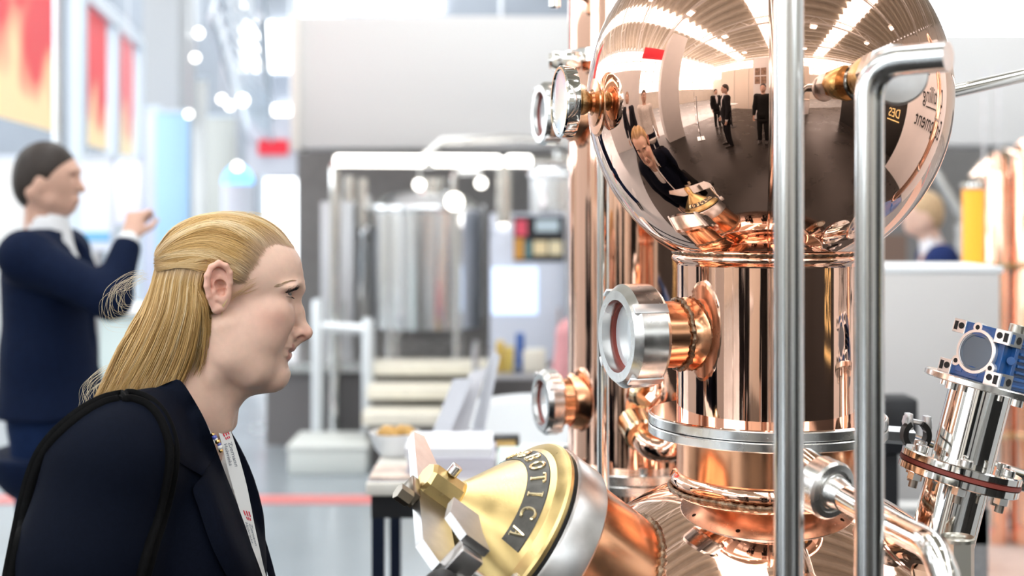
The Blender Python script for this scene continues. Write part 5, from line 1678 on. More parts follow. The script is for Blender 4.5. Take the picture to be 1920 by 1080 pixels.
M_cabl = mat('pale lavender cabinet', (.62, .66, .76), .4)
cabinet('light grey steel cabinet left of the tanks', 601, 378, 662, 8.55, .35, M_cab, zb_=.0)
ctl = cabinet('pale blue control cabinet beside the tanks', 918, 400, 1062, 8.45, .3, M_cabl, zb_=.0)
sbox('control_panel', 963, 405, 1058, 490, 8.43, .02, M_black, ctl)
for (a, b, c_, d_, col) in ((966, 412, 988, 442, (.80, .10, .16)), (1004, 412, 1048, 434, (.55, .66, .72)), (964, 446, 982, 486, (.62, .30, .06)), (1000, 452, 1026, 478, (.80, .66, .40)), (1030, 452, 1054, 478, (.82, .72, .48)), (984, 452, 996, 484, (.10, .22, .24))):
    sbox('panel_window', a, b, c_, d_, 8.415, .02, mat('panel colour %.2f%.2f' % col[:2], col, .3), ctl)
sbox('screen', 922, 502, 1008, 590, 8.42, .03, mat('pale screen', (.5, .6, .8), .3, emit=(.66, .80, 1.0), estr=.9), ctl)
MB().lathe([(0, -.01), (.04, -.01), (.04, .01), (0, .012)], P(944, 413, 8.42), (0, -1, 0), n=24).build('round_lamp', M_led, ctl)
# pipe frame with light tubes
fr_ = thing('tank_gantry', 'steel pipe frame carrying bright light tubes over the tanks', 'frame', P(627, 676, 8.35))
fr_.location.z = 0
z_ = P(0, 303, 8.3).z
xa, xb = P(627, 0, 8.3).x, P(1075, 0, 8.3).x
MB().tube(fillet([(xa, 8.33, 0), (xa, 8.33, z_), (xb, 8.33, z_ - .01), (xb, 8.33, 0)], .06), .033, 16).build('frame_pipe', M_steel, fr_)
for a, b in ((628, 796), (812, 938), (950, 996)):
    pa = P(a, 301, 8.28); pb = P(b, 302, 8.28)
    MB().rod(pa, pb, .034, n=16, bev=.01).build('light_tube', M_led, fr_)
MB().tube([P(800, 292, 8.3), P(830, 266, 8.4), P(960, 262, 8.5), P(1060, 270, 8.6)], .03, 12).build('frame_pipe', M_steel_br, fr_)
MB().rod(P(945, 300, 8.33), P(945, 420, 8.33), .05, n=16).build('frame_post', M_steel, fr_)
MB().rod(P(655, 330, 8.6), P(655, 420, 8.6), .035, n=16).rod(P(680, 335, 8.6), P(680, 425, 8.6), .035, n=16).build('frame_post', M_steel, fr_)
for px_, py_ in ((786, 346), (902, 343), (852, 378)):
    l_ = thing('spotlight', {786: 'small round spotlight left above the large tank', 902: 'small round spotlight right above the large tank', 852: 'wide lamp on the lid of the large tank'}[px_], 'lamp', P(px_, py_, 8.32))
    cpt = P(px_, py_, 8.32); rr = .034 if px_ != 852 else .055
    MB().lathe([(rr, 0), (rr, .05), (rr * .6, .09), (0, .09)], cpt, (0, 1, 0), n=24).build('lamp_shell', M_steel, l_)
    MB().lathe([(0, -.004), (rr * .92, -.004), (rr * .92, .004)], cpt, (0, 1, 0), n=24).build('lamp_lens', M_led, l_)
    MB().rod(cpt + V(0, .06, 0), V(cpt.x, cpt.y + .06, z_ if px_ != 852 else cpt.z - .08), .008, n=8).build('lamp_arm', M_steel, l_)
# railing by the steps
rail = thing('handrail', 'short pale steel handrail with two posts beside the steps', 'railing', P(640, 845, 8.15))
rail.location.z = 0
for px_, pt in ((596, 562), (690, 597)):
    a = P(px_, pt, 8.1)
    MB().lathe([(.038, 0), (.038, a.z - .03), (.03, a.z), (0, a.z + .008)], (a.x, 8.1, 0), n=20).build('post', mat('silver paint', (.72, .76, .78), .3, .4), rail)
    MB().lathe([(0, 0), (.11, 0), (.11, .02), (.04, .03)], (a.x, 8.1, 0), n=24).build('base_plate', MATS['silver paint'], rail)
MB().rod(P(596, 612, 8.1), P(690, 618, 8.1), .032, n=16).build('rail', MATS['silver paint'], rail)
lowb = thing('floor_plinth', 'low pale plinth on the floor in front of the steps', 'plinth', P(620, 850, 7.5)); lowb.location.z = 0
a = P(545, 0, 7.6); b = P(690, 0, 7.6)
MB().box(((a.x + b.x) / 2, 7.75, .07), (b.x - a.x, .5, .14), None, .01).build('plinth_block', mat('pale grey paint', (.66, .69, .66), .5), lowb)
MB().box(((a.x + b.x) / 2, 7.75, .15), (b.x - a.x + .02, .52, .02), None, .005).build('plinth_cap', MATS['pale grey paint'], lowb)

# ------------------------------------------------------------------ table with leaflets
YT0, YT1, ZT = 2.93, 3.42, .895
tx0 = P(686, 0, YT0).x; tx1 = tx0 + 1.05
tab = thing('side_table', 'narrow black framed table with a pale top behind the brass lid', 'table', ((tx0 + tx1) / 2, (YT0 + YT1) / 2, 0))
MB().box(((tx0 + tx1) / 2, (YT0 + YT1) / 2, ZT - .014), (tx1 - tx0, YT1 - YT0, .028), None, .003).build('table_top', mat('cream laminate', (.80, .77, .70), .4), tab)
for y in (YT0 + .03, YT1 - .03): MB().box(((tx0 + tx1) / 2, y, ZT - .055), (tx1 - tx0 - .02, .03, .05)).build('apron', M_black, tab, smooth=False)
for x in (tx0 + .025, tx1 - .025):
    for y in (YT0 + .03, YT1 - .03): MB().box((x, y, (ZT - .03) / 2), (.028, .028, ZT - .03)).build('leg', mat('dark blue black steel', (.02, .03, .06), .3, .5), tab, smooth=False)
    MB().box((x, (YT0 + YT1) / 2, ZT - .055), (.03, YT1 - YT0 - .06, .05)).build('apron', M_black, tab, smooth=False)
M_paper = mat('white paper', (.88, .88, .92), .6); M_paperl = mat('lavender paper edge', (.62, .60, .68), .7)
def stack(name, label, px0, px1, y0, y1, h_, m, m2, n_=3):
    a = P(px0, 0, y0).x; b = P(px1, 0, y0).x
    s_ = thing(name, label, 'paper', ((a + b) / 2, (y0 + y1) / 2, ZT))
    for i in range(n_):
        o = .004 * math.sin(i * 2.3)
        MB().box(((a + b) / 2 + o, (y0 + y1) / 2 - o, ZT + h_ * (i + .5) / n_), (b - a, y1 - y0, h_ / n_ * .97)).build('sheet_pile', m if i == n_ - 1 else m2, s_, smooth=False)
stack('leaflet_stack', 'tall stack of white leaflets on the side table', 762, 925, 2.98, 3.20, .068, M_paper, M_paperl, 3)
stack('leaflet_stack', 'thin pile of coloured leaflets at the table\'s left corner', 690, 772, 2.95, 3.10, .010, mat('printed leaflet', (.78, .62, .52), .5, noise=.5, nscale=18), M_paperl, 2)
stack('leaflet_stack', 'pale green leaflet pile right of the white stack', 930, 1000, 2.98, 3.22, .030, mat('pale green paper', (.68, .80, .74), .6), M_paperl, 2)
bw = thing('snack_bowl', 'white bowl of golden snacks on the side table', 'bowl', P(740, 850, 3.25)); bw.location.z = ZT
bc_ = P(740, 0, 3.26)
MB().lathe([(0, ZT + .002), (.035, ZT + .002), (.05, ZT + .02), (.062, ZT + .058), (.060, ZT + .058), (.046, ZT + .022), (0, ZT + .012)], (bc_.x, 3.26, 0), n=40).build('bowl', M_whitep, bw)
rs_ = random.Random(5)
for i in range(26):
    a = rs_.random() * 6.28; r = .045 * math.sqrt(rs_.random())
    tag(ball('snack', V(bc_.x + r * math.cos(a), 3.26 + r * math.sin(a), ZT + .052 + .018 * rs_.random() * (1 - r / .06)), rs_.uniform(.009, .014), mat('golden snack', (.62, .36, .10), .6, noise=.3), None, n=6, axis=(rs_.random(), 1, rs_.random())), 'golden brown snack piece heaped in the white bowl on the side table', 'snack', 'snacks in the white bowl')
# leaflet holders leaning back
M_acr = mat('smoked acrylic', (.40, .41, .46), .2, 0, coat=.3)
def leaner(label, pts, y0, y1, m):
    t = thing('leaflet_holder', label, 'leaflet holder', P(pts[0][0], pts[0][1], y0)); t.location.z = ZT
    a, b, c, d = [P(px_, py_, yy) for (px_, py_), yy in zip(pts, (y0, y0, y1, y1))]
    n_ = (b - a).cross(d - a).normalized() * .004
    MB().add([a - n_, b - n_, c - n_, d - n_, a + n_, b + n_, c + n_, d + n_], [(0, 1, 2, 3), (7, 6, 5, 4), (0, 4, 5, 1), (1, 5, 6, 2), (2, 6, 7, 3), (3, 7, 4, 0)]).build('back_panel', m, t, smooth=False)
    mid = (a + b) / 2; q = mid + V(0, -.05, 0)
    MB().box(mid + V(0, -.025, .012), ((b - a).length, .05, .004)).build('lip', m, t, smooth=False)
leaner('leaning grey leaflet holder left on the side table', [(800, 838), (834, 838), (886, 710), (850, 712)], 3.24, 3.34, M_acr)
leaner('leaning grey leaflet holder in the middle of the side table', [(838, 838), (868, 838), (912, 690), (880, 700)], 3.30, 3.39, mat('grey leaflet face', (.60, .60, .64), .4))
leaner('dark edged leaflet holder leaning furthest right on the table', [(888, 800), (902, 830), (936, 668), (922, 656)], 3.26, 3.40, M_acr)
pen = thing('small_box', 'small black and gold box on the side table', 'box', P(948, 842, 3.34)); pen.location.z = ZT
pb = P(948, 0, 3.34)
MB().box((pb.x, 3.34, ZT + .018), (.07, .05, .036), None, .003).build('box_body', M_black, pen)
MB().box((pb.x, 3.313, ZT + .020), (.05, .004, .016)).build('gold_band', M_gold, pen, smooth=False)
# white moulded chair whose back shows behind the table
ch = thing('shell_chair', 'white moulded shell chair behind the side table', 'chair', P(1010, 0, 3.75)); 
cx_ = P(1012, 0, 3.75).x; ch.location = (cx_, 3.75, 0)
vs = []; fs = []; n_, m_ = 14, 16
for i in range(n_):
    v = i / (n_ - 1)
    for jx in range(m_):
        u = -1 + 2 * jx / (m_ - 1)
        z = .52 + .40 * v; w_ = .20 + .05 * v
        vs.append(V(cx_ + u * w_ + .0 * v, 3.95 - .10 * (u * u) + .08 * v, z + .02 * (1 - u * u)))
for i in range(n_ - 1):
    for jx in range(m_ - 1): fs.append((i * m_ + jx, i * m_ + jx + 1, (i + 1) * m_ + jx + 1, (i + 1) * m_ + jx))
bk = MB().add(vs, fs).build('backrest', M_whitep, ch)
sol = bk.modifiers.new('thickness', 'SOLIDIFY'); sol.thickness = .012
MB().box((cx_, 3.72, .50), (.42, .44, .03), None, .014).build('seat', M_whitep, ch)
for ax_ in (-1, 1):
    for ay_ in (-1, 1): MB().rod((cx_ + ax_ * .21, 3.72 + ay_ * .21, 0), (cx_ + ax_ * .12, 3.72 + ay_ * .12, .49), .012, n=10).build('leg', M_steel, ch)
# stool of the person in pink, tool rack behind
st = thing('stool', 'low round stool behind the rear copper column', 'stool', (sx.x, 6.9, 0))
MB().lathe([(0, stool_z - .05), (.16, stool_z - .05), (.17, stool_z - .03), (.16, stool_z - .005), (0, stool_z)], (sx.x, 6.9, 0), n=32).build('seat', M_black, st)
for k in range(4):
    a = PI / 4 + k * PI / 2; MB().rod((sx.x + .17 * math.cos(a), 6.9 + .17 * math.sin(a), 0), (sx.x + .1 * math.cos(a), 6.9 + .1 * math.sin(a), stool_z - .04), .011, n=8).build('leg', M_steel_br, st)
tr = thing('tool_trolley', 'small cluttered trolley with blue and yellow tools under the control cabinet', 'trolley', P(965, 0, 7.6)); tr.location = (P(965, 0, 7.6).x, 7.6, 0)
tcx = P(970, 0, 7.6).x
for z in (.25, .55): MB().box((tcx, 7.65, z), (.5, .35, .02)).build('shelf', M_cab, tr, smooth=False)
for ax_ in (-1, 1):
    for ay_ in (-1, 1): MB().rod((tcx + ax_ * .24, 7.65 + ay_ * .16, 0), (tcx + ax_ * .24, 7.65 + ay_ * .16, .72), .014, n=8).build('post', M_cab, tr)
for i, (px_, py_, c_, w_) in enumerate(((975, 625, (.03, .10, .34), .05), (938, 640, (.55, .38, .08), .05), (955, 650, (.60, .45, .10), .05), (1000, 655, (.75, .72, .62), .14), (968, 680, (.25, .28, .33), .06))):
    q = P(px_, py_, 7.6)
    tag(MB().box((q.x, 7.62, (q.z + .565) / 2), (w_, .1, max(.04, q.z - .565)), None, .01).build('tool_case', mat('tool colour %d' % i, c_, .4)), ['narrow blue tool case', 'left ochre tool case', 'right ochre tool case', 'wide cream tool case', 'low grey tool case'][i] + ' on the trolley under the control cabinet', 'tool case', 'tool cases on the trolley')

# ------------------------------------------------------------------ left side of the hall
M_ban = mat('printed banner', (.8, .1, .1), .55)
nt = M_ban.node_tree; bs = nt.nodes['Principled BSDF']
tcn = nt.nodes.new('ShaderNodeTexCoord'); sp_ = nt.nodes.new('ShaderNodeSeparateXYZ'); nt.links.new(tcn.outputs['Generated'], sp_.inputs[0])
wv = nt.nodes.new('ShaderNodeTexNoise'); wv.inputs['Scale'].default_value = 2.6; wv.inputs['Detail'].default_value = 1
nt.links.new(tcn.outputs['Generated'], wv.inputs['Vector'])
ad = nt.nodes.new('ShaderNodeMath'); ad.operation = 'MULTIPLY_ADD'; ad.inputs[1].default_value = 1.1; nt.links.new(wv.outputs['Fac'], ad.inputs[0]); nt.links.new(sp_.outputs['Z'], ad.inputs[2])
cr = nt.nodes.new('ShaderNodeValToRGB'); nt.links.new(ad.outputs[0], cr.inputs['Fac'])
cr.color_ramp.elements[0].position = .62; cr.color_ramp.elements[0].color = (.90, .70, .40, 1)
cr.color_ramp.elements[1].position = .92; cr.color_ramp.elements[1].color = (.74, .075, .085, 1)
nt.links.new(cr.outputs['Color'], bs.inputs['Base Color'])
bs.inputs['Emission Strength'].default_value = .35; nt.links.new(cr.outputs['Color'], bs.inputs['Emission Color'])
def banner(label, px0, px1, y0, y1, zb_, zt_, framed):
    a = P(px0, 0, y0).x; b = P(px1, 0, y1).x
    t = thing('banner', label, 'banner', ((a + b) / 2, (y0 + y1) / 2, zb_))
    d_ = V(b - a, y1 - y0, 0).normalized(); n_ = V(d_.y, -d_.x, 0) * .02
    A = V(a, y0, zb_); B = V(b, y1, zb_); H = V(0, 0, zt_ - zb_)
    MB().add([A, B, B + H, A + H, A - n_, B - n_, B + H - n_, A + H - n_], [(0, 1, 2, 3), (7, 6, 5, 4), (0, 4, 5, 1), (1, 5, 6, 2), (2, 6, 7, 3), (3, 7, 4, 0)]).build('cloth', M_ban, t, smooth=False)
    return t, A, B, H, d_
bans = [banner('red and yellow banner at the far left, over the man\'s head', -60, 100, 6.9, 9.0, 2.02, 3.5, 0),
        banner('red and yellow banner in the white frame, left one', 153, 200, 10.6, 11.9, 2.02, 3.17, 1),
        banner('red and yellow banner in the white frame, right one', 216, 250, 12.4, 13.6, 2.02, 3.17, 1)]
M_frm = mat('bluish white frame', (.72, .80, .88), .4)
fw = thing('banner_stand', 'bluish white frame around the two farther red banners', 'frame', bans[1][1]); fw.location.z = 1.95
A = bans[1][1]; B = bans[2][2]; dd_ = (B - A).normalized(); A = A - dd_ * .25; B = B + dd_ * .25
mid_ = (bans[1][2] + bans[2][1]) / 2
for q in (A, mid_, B): MB().box((q.x, q.y + .06, 1.62), (.10, .14, 3.25)).build('upright', M_frm, fw, smooth=False)
hb_ = Matrix.Rotation(math.atan2(dd_.y, dd_.x), 3, 'Z')
MB().box(((A.x + B.x) / 2, (A.y + B.y) / 2 + .05, 3.22), ((B - A).length, .1, .14), hb_).build('top_rail', M_frm, fw, smooth=False)
for q in (bans[0][1], bans[0][2]):
    MB().rod((q.x, q.y + .08, 0), (q.x, q.y + .08, 3.5), .03, n=10).build('banner_post', M_zinc, bans[0][0])
# grey building column and white partitions
struct(sbox('wall_column', 268, -260, 334, 216, 16, .9, mat('grey concrete', (.50, .51, .53), .7)))
M_pale = mat('pale partition', (.78, .78, .76), .6); M_blu = mat('light blue panel', (.42, .66, .92), .5); M_lav = mat('lilac panel', (.72, .72, .86), .5)
def partition(label, px0, py0, px1, py1, y, m, cat_='partition', name='partition'):
    a = P(px0, py0, y); b = P(px1, py1, y); zb_ = max(0.0, b.z)
    t = thing(name, label, cat_, ((a.x + b.x) / 2, y, 0 if b.z < .3 else zb_))
    if b.z < .3: zb_ = 0
    MB().box(((a.x + b.x) / 2, y + .05, (a.z + zb_) / 2), (b.x - a.x, .1, a.z - zb_), None, .01).build('panel', m, t)
    MB().box(((a.x + b.x) / 2, y + .05, a.z + .02), (b.x - a.x + .02, .12, .04)).build('cap_rail', M_frm, t, smooth=False)
    return t
partition('pale stand wall under the red banners', -150, 300, 150, 1000, 11.5, M_pale)
pl = partition('white stand wall right of the framed banners', 262, 205, 300, 900, 15.5, M_lav)
partition('light blue tall panel behind the woman\'s head', 292, 212, 352, 900, 14.8, M_blu)
partition('cream tall panel in the aisle behind the woman', 362, 150, 386, 900, 17, M_pale)
partition('grey stand wall in the aisle behind the woman', 386, 220, 440, 900, 18, mat('grey green panel', (.60, .61, .58), .6))
sc1 = partition('white screen with a blue stripe beside the man\'s chin', 152, 300, 208, 470, 9.2, mat('white display', (.75, .78, .85), .4, emit=(.8, .86, 1), estr=.25), 'screen', 'display_screen')
sbox('blue_stripe', 152, 436, 205, 452, 9.17, .02, mat('sky blue', (.20, .55, .90), .4), sc1)
MB().rod(P(180, 470, 9.25), V(P(180, 470, 9.25).x, 9.25, 0), .03, n=10).build('stand_post', M_zinc, sc1)
sc2 = partition('lit white display right of the man\'s face', 208, 300, 262, 420, 10.8, mat('lilac display', (.75, .74, .85), .4, emit=(.9, .9, 1), estr=.3), 'screen', 'display_screen')
MB().rod(P(235, 420, 10.85), V(P(235, 420, 10.85).x, 10.85, 0), .03, n=10).build('stand_post', M_zinc, sc2)
cnt = thing('display_counter', 'pale aqua counter between the man and the woman', 'counter', P(215, 900, 5.6)); cnt.location.z = 0
a = P(186, 592, 5.6); b = P(330, 592, 5.6)
MB().box(((a.x + b.x) / 2, 5.85, a.z / 2), (b.x - a.x, .5, a.z), None, .01).build('body', mat('pale aqua laminate', (.74, .86, .85), .4), cnt)
MB().box(((a.x + b.x) / 2, 5.85, a.z + .01), (b.x - a.x + .04, .54, .025), None, .006).build('top', M_whitep, cnt)
# blue domed kiosk
ki = thing('domed_kiosk', 'white kiosk with a glowing blue dome in the far aisle', 'kiosk', P(446, 0, 14)); kx = P(446, 0, 14).x; ki.location = (kx, 14, 0)
kr = 29 * 14 / FPX; kz = P(0, 345, 14).z
MB().lathe([(0, 0), (kr * 1.05, 0), (kr * 1.05, kz), (0, kz)], (kx, 14, 0), n=32).build('kiosk_body', mat('kiosk white', (.78, .82, .92), .4), ki)
MB().lathe([(kr * math.cos(a), kz + kr * 1.25 * math.sin(a)) for a in [PI / 2 * i / 10 for i in range(11)]], (kx, 14, 0), n=32).build('dome', mat('glowing blue dome', (.1, .4, .9), .3, emit=(.18, .55, 1), estr=1.6), ki)
# hanging lamps, truss with blue lights, red sign, bright doorway
for i, (px_, py_, r_, y_) in enumerate(((416, 186, 9, 13), (431, 198, 9, 13.4), (354, 214, 8, 13), (455, 188, 12, 14), (445, 312, 10, 13.9), (240, 335, 13, 10.7), (372, 62, 10, 13), (366, 108, 9, 12.5), (452, 12, 8, 15), (1873, 312, 9, 6.6), (1845, 318, 8, 6.6))):
    q = P(px_, py_, y_); rr = r_ * y_ / FPX * .8
    nm = ['left of the pair over the aisle', 'right of the pair over the aisle', 'above the light blue panel', 'pale one over the aisle', 'in front of the kiosk dome', 'on the lit display', 'on the light truss, upper', 'on the light truss, lower', 'high beside the bright window', 'right one over the orange column', 'left one over the orange column'][i]
    l_ = thing('globe_lamp', 'small bright globe lamp, ' + nm, 'lamp', q)
    ball('globe', q, rr, M_led, l_, n=12)
    MB().rod(q + V(0, 0, rr * .9), V(q.x, q.y, 7.65) if px_ < 1000 else q + V(0, 0, .5), .006, n=6).build('cord', M_zinc, l_)
tru = thing('light_truss', 'bluish steel lighting truss running along the aisle', 'truss', P(430, 60, 15)); tru.location.z = P(0, 200, 17).z
ta, tb_ = P(396, -60, 9.5), P(468, 232, 21)
for dx_, dz_ in ((0, 0), (.35, 0), (0, -.35), (.35, -.35)): MB().rod(ta + V(dx_, 0, dz_), tb_ + V(dx_, 0, dz_), .03, n=8).build('chord', M_frm, tru)
for i in range(14):
    t0_, t1_ = i / 14, (i + 1) / 14
    MB().rod(ta.lerp(tb_, t0_), ta.lerp(tb_, t1_) + V(.35, 0, -.35), .018, n=6).build('brace', M_frm, tru)
    MB().rod(ta.lerp(tb_, t0_) + V(0, 0, -.35), ta.lerp(tb_, t1_), .018, n=6).build('brace', M_frm, tru)
for i in range(4):
    q = ta.lerp(tb_, .15 + .2 * i); MB().rod(q, V(q.x, q.y, 7.65), .01, n=6).build('hanger', M_zinc, tru)
sg = thing('red_sign', 'small red sign board with white lettering in the far aisle', 'sign', P(512, 276, 20)); sg.location.z = P(0, 300, 20).z
sbox('sign_board', 462, 215, 556, 330, 20, .1, mat('pale lilac board', (.62, .63, .70), .5), sg)
rp = sbox('red_plate', 484, 262, 540, 290, 19.95, .06, mat('red sign plate', (.72, .03, .05), .4, emit=(.8, .03, .06), estr=.3), sg)
for k in range(2):
    q = P(470 + 76 * k, 215, 20.05); MB().rod(q, V(q.x, q.y, 7.65), .012, n=6).build('hanger', M_zinc, sg)
gb_ = thing('upper_gallery', 'blue grey gallery panel with small dark windows, far end of the aisle', 'gallery', P(505, 215, 22)); gb_.location.z = P(0, 225, 22).z
sbox('panel', 455, 140, 556, 225, 22, .2, mat('slate panel', (.36, .40, .48), .6), gb_)
for a in (474, 494, 514): sbox('dark_window', a, 206, a + 13, 222, 21.96, .06, M_black, gb_)
sbox('light_box', 512, 198, 552, 228, 21.9, .1, M_led, gb_)
for k in range(2):
    q = P(465 + 80 * k, 140, 22.1); MB().rod(q, V(q.x, q.y, 7.65), .015, n=6).build('hanger', M_zinc, gb_)
dw = thing('lit_doorway', 'overexposed bright doorway in the far aisle beside the grey stand', 'doorway', P(525, 0, 24)); dw.location = (P(525, 0, 24).x, 24, 0)
sbox('lit_opening', 497, 335, 556, 545, 24, .1, mat('bright doorway', (1, 1, 1), .5, emit=(1, 1, 1), estr=3.0), dw, .02)
sbox('door_frame', 489, 325, 497, 545, 23.95, .15, M_frm, dw)
sbox('door_frame', 556, 325, 562, 545, 23.95, .15, M_frm, dw)
# ------------------------------------------------------------------ right side: white counter, orange column, copper stills
wc = thing('white_counter', 'tall white counter panel behind the gear motor', 'counter', P(1770, 0, 3.6)); a = P(1648, 512, 3.6); b = P(1876, 512, 3.6); wc.location = ((a.x + b.x) / 2, 3.8, 0)
zlow = P(0, 940, 3.6).z
MB().box(((a.x + b.x) / 2, 3.63, (a.z + zlow) / 2), (b.x - a.x, .06, a.z - zlow), None, .01).build('front_panel', mat('warm white panel', (.66, .635, .62), .45), wc)
MB().box(((a.x + b.x) / 2, 3.75, a.z + .008), (b.x - a.x + .02, .30, .02), None, .005).build('top', M_whitep, wc)
for x_ in (a.x + .03, b.x - .03): MB().box((x_, 3.78, zlow / 2), (.05, .2, zlow)).build('leg', M_zinc, wc, smooth=False)
MB().box(((a.x + b.x) / 2, 3.80, .62), (b.x - a.x, .24, .10)).build('shelf', M_pale, wc, smooth=False)
blk = thing('black_display_stand', 'black stand in front of the white counter', 'stand', P(1685, 0, 3.3)); q = P(1684, 752, 3.3); blk.location = (q.x, 3.3, 0)
MB().box((q.x, 3.32, q.z - .06), (.085, .10, .14), None, .01).build('head', M_black, blk)
MB().box((q.x - .018, 3.32, (q.z - .12) / 2), (.035, .05, q.z - .12)).build('column', M_black, blk, smooth=False)
MB().box((q.x, 3.32, .01), (.26, .26, .02), None, .004).build('base', M_black, blk)
oc = thing('orange_column', 'glowing orange cylinder among the copper stills at the right', 'column', P(1824, 0, 5.5)); ox = P(1825, 0, 5.5).x; oc.location = (ox, 5.5, 0)
MB().lathe([(0, .0), (.044, 0), (.044, P(0, 345, 5.5).z), (0, P(0, 343, 5.5).z)], (ox, 5.5, 0), n=32).build('amber_tube', mat('amber acrylic', (.95, .40, .03), .3, emit=(1, .42, .05), estr=.5), oc)
for z in (.02, P(0, 350, 5.5).z): MB().lathe([(.050, z - .01), (.054, z), (.050, z + .015)], (ox, 5.5, 0), n=32).build('end_ring', M_steel, oc)
for i, (px_, r_, pt, lab) in enumerate(((1868, 20, 325, 'slim copper column right of the orange cylinder'), (1925, 30, 300, 'stout copper column at the right edge'), (1985, 26, 320, 'copper column beyond the right edge'))):
    x_ = P(px_, 0, 5.9).x; R_ = r_ * 5.9 / FPX; z_ = P(0, pt, 5.9).z
    c = thing('copper_pipe_column', lab, 'column', (x_, 5.9, 0))
    MB().lathe([(R_, 0), (R_, z_), (R_ * .7, z_ + .06), (R_ * .3, z_ + .09), (0, z_ + .09)], (x_, 5.9, 0), n=40).build('shell', M_copper_col, c)
    for z in (.5, .9, 1.25):
        MB().lathe(ring(z + .012, z - .012, R_ + .022, R_ - .002), (x_, 5.9, 0), n=40).build('flange', mat('pale brass', (.80, .62, .40), .18, 1), c)
cl_ = thing('copper_helmet', 'pale gold still helmet with spot reflections, far right', 'still', P(1890, 330, 6.7)); q = P(1885, 345, 6.7); cl_.location = (q.x, 6.7, 0)
MB().lathe([(.05, 0), (.05, q.z - .1), (.16, q.z - .04), (.18, q.z + .04), (.12, q.z + .12), (.04, q.z + .17), (0, q.z + .18)], (q.x, 6.7, 0), n=40).build('helmet', mat('pale copper', (.93, .72, .56), .12, 1), cl_)
MB().lathe([(.20, 0), (.20, .02), (.06, .05)], (q.x, 6.7, 0), n=40).build('foot', M_steel_br, cl_)
pb2 = thing('pink_floor_mat', 'pinkish floor mat at the lower right', 'mat', (3.2, 5.0, .0))
MB().box((3.2, 5.1, .012), (2.6, 2.0, .014)).build('mat_sheet', mat('dusty pink carpet', (.62, .46, .40), .9, noise=.1), pb2, smooth=False)
dgl = thing('steel_braces', 'diagonal steel braces behind the fair haired man', 'frame', P(1780, 0, 7.6)); dgl.location = (P(1770, 0, 7.6).x, 7.6, 0)
MB().rod(P(1740, 300, 7.6), P(1810, 420, 7.6), .03, n=10).rod(P(1800, 420, 7.6), V(P(1800, 0, 7.6).x, 7.6, 0), .03, n=10).build('brace', M_steel_br, dgl)
sbox('panel', 1655, 440, 1700, 520, 7.6, .05, mat('brown crate', (.20, .13, .10), .6), dgl)
# ------------------------------------------------------------------ the stand behind the photographer (seen mirrored in the copper)
def panel(name, label, cat_, c, size, m, rz=0.0):
    t = thing(name, label, cat_, (c[0], c[1], c[2] - size[2] / 2))
    R = Matrix.Rotation(rz, 3, 'Z')
    MB().box(c, size, R, .01).build('panel', m, t)
    return t, R
M_cream = mat('cream stand wall', (.84, .76, .66), .6)
t, R = panel('stand_wall', 'long cream stand wall behind the photographer', 'wall', (-1.8, -6.6, 1.9), (8.5, .12, 3.8), M_cream)
for i, x in enumerate((-4.4, -2.9, -1.4, .2)): MB().box((x, -6.53, 1.9), (.04, .04, 3.76)).build('joint_strip', M_truss, t, smooth=False)
t, R = panel('display_tower', 'white square display tower behind the photographer', 'tower', (-.95, -4.1, 1.8), (1.0, 1.0, 3.6), M_white)
for i, z in enumerate((2.75, 2.25)):
    for x in (-1.2, -.85): MB().box((x, -3.59, z), (.30, .02, .42)).build('poster', mat('brown photo print', (.40, .26, .18), .5, noise=.6, nscale=7), t, smooth=False)
t, R = panel('tall_pillar', 'tall white pillar left of the woman, mirrored in the sphere', 'pillar', (-3.6, .4, 2.0), (.7, .9, 4.0), M_white)
t, R = panel('stand_wall', 'white stand wall left of the woman, mirrored in the sphere', 'wall', (-4.2, 3.6, 1.35), (.12, 3.2, 2.7), M_white)
def rack(label, x, y, rz):
    t = thing('brochure_rack', label, 'rack', (x, y, 0)); R = Matrix.Rotation(rz, 3, 'Z')
    def L(a, b, c): return V(x, y, 0) + R @ V(a, b, c)
    for a in (-.14, .14): MB().rod(L(a, 0, 0), L(a, -.06, 1.55), .012, n=8).build('post', M_zinc, t)
    for k in range(5):
        z = .35 + .28 * k
        MB().box(L(0, .02, z), (.27, .04, .02), R).build('shelf', M_zinc, t, smooth=False)
        tag(MB().box(L(0, .03, z + .12), (.21, .012, .21), R).build('brochure', mat('brochure print', (.72, .72, .74), .4, noise=.6, nscale=14), None, smooth=False), 'brochure on the %s shelf of the %s' % (('lowest', 'second', 'middle', 'fourth', 'top')[k], label.replace('brochure rack', 'rack')), 'brochure', 'brochures on the racks')
    MB().box(L(0, 0, .015), (.34, .3, .03), R).build('base', M_zinc, t, smooth=False)
rack('brochure rack behind the photographer, beside the cream wall', -2.45, -.35, .6)
rack('brochure rack in front of the white display tower', -.2, -3.35, .3)
bt = thing('bar_table', 'small high bar table behind the photographer', 'table', (-2.05, -2.1, 0))
MB().lathe([(0, 1.06), (.33, 1.06), (.34, 1.075), (.33, 1.09), (0, 1.09)], (-2.05, -2.1, 0), n=32).build('top', M_whitep, bt)
MB().rod((-2.05, -2.1, .02), (-2.05, -2.1, 1.07), .03, n=14).build('stem', M_black, bt)
MB().lathe([(0, 0), (.25, 0), (.25, .02), (.04, .04)], (-2.05, -2.1, 0), n=32).build('base', M_black, bt)
ct = thing('white_counter', 'long white counter with a monitor behind the photographer', 'counter', (.9, -5.2, 0))
MB().box((.9, -5.2, .5), (2.2, .6, 1.0), None, .01).build('body', M_white, ct); MB().box((.9, -5.2, 1.015), (2.3, .7, .03), None, .006).build('top', M_cream, ct)
mo_ = thing('monitor', 'lit monitor on the white counter behind the photographer', 'monitor', (.5, -5.1, 1.03))
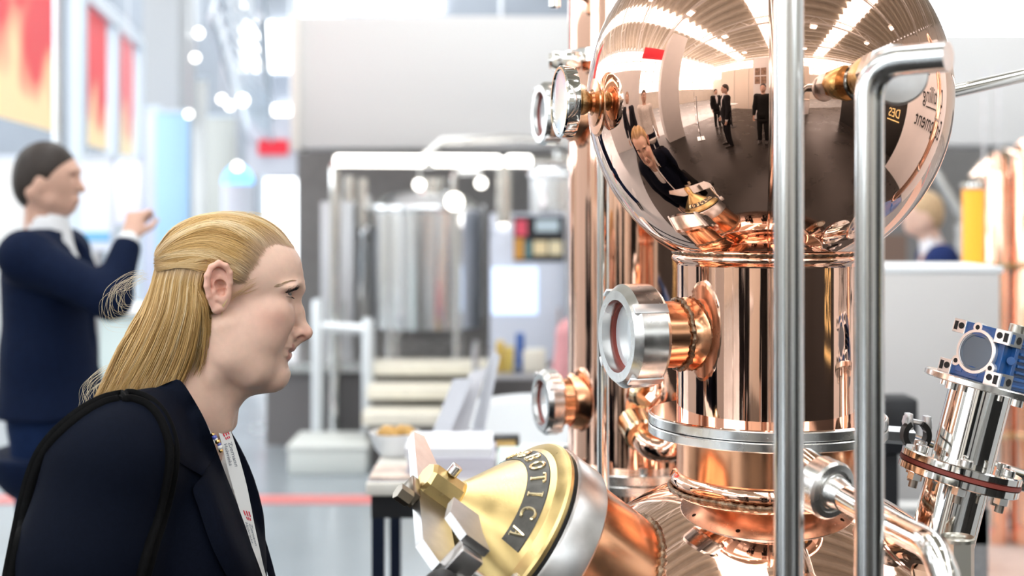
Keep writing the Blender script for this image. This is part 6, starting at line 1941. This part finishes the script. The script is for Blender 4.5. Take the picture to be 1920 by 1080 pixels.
MB().box((.5, -5.1, 1.35), (.62, .04, .38), None, .006).build('housing', M_black, mo_); MB().box((.5, -5.077, 1.35), (.58, .006, .34)).build('screen', mat('lit screen', (.3, .35, .5), .2, emit=(.6, .6, .95), estr=1.3), mo_, smooth=False)
MB().rod((.5, -5.1, 1.03), (.5, -5.1, 1.2), .025, n=10).build('stand', M_black, mo_)
# dark wall with gold letters, right behind
M_dark = mat('near black stand wall', (.018, .017, .016), .6)
dwl = thing('black_wall', 'black stand wall with gold lettering right behind the photographer', 'wall', (3.6, -1.0, 0))
MB().box((3.6, -1.0, .95), (.12, 4.2, 1.9), None, .01).build('panel', M_dark, dwl)
tvs, tfs = text_mesh('DES', .34, .01)
MB().add([V(3.53 - v.z, .55 - v.x, 1.05 + v.y) for v in tvs], [f[::-1] for f in tfs]).build('lettering', mat('gold letters', (.9, .72, .32), .3, emit=(.9, .7, .3), estr=.5), dwl, smooth=False)
MB().box((3.535, .55, .96), (.01, .62, .03)).build('underline', MATS['gold letters'], dwl, smooth=False)
# white wall with script lettering, to the right
ww = thing('lettered_wall', 'white stand wall lettered Distilling Equipment, mirrored at the right of the sphere', 'wall', (3.0, 2.4, 0))
MB().box((3.06, 2.35, 1.3), (.12, 2.3, 2.6), None, .01).build('panel', M_white, ww)
for body, size, z, y in (('DES', .22, 2.05, 2.05), ('Distilling', .36, 1.62, 2.45), ('Equipment', .40, 1.18, 2.45)):
    tvs, tfs = text_mesh(body, size, .006)
    MB().add([V(2.99 - v.z, y - v.x + .12 * v.y * 0, z + v.y) for v in tvs], [f[::-1] for f in tfs]).build('lettering', mat('black letters', (.02, .02, .02), .5), ww, smooth=False)
MB().box((2.993, 2.5, 1.54), (.008, 1.0, .02)).build('rule_line', MATS['black letters'], ww, smooth=False)
# copper column and coil beyond the right edge, also mirrored
rc_ = thing('copper_column', 'copper column with clamp rings standing right of the picture', 'column', (2.0, 2.3, 0))
MB().lathe([(.09, 0), (.09, 2.2), (.05, 2.3), (0, 2.3)], (2.0, 2.3, 0), n=40).build('shell', M_copper_col, rc_)
for z in (.5, 1.0, 1.5, 2.0): MB().lathe(ring(z + .012, z - .012, .105, .088), (2.0, 2.3, 0), n=40).build('clamp_ring', M_steel_br, rc_)
# red sign high on the left
rsn = thing('red_fascia', 'red fascia sign high on the left, mirrored at the top of the sphere', 'sign', (-4.6, 1.0, 3.3))
MB().box((-4.6, 1.0, 3.55), (.1, 2.4, .5), None, .01).build('panel', MATS['red sign plate'], rsn)
for y in (0, 2): MB().rod((-4.6, y, 3.8), (-4.6, y, 7.65), .01, n=6).build('hanger', M_zinc, rsn)
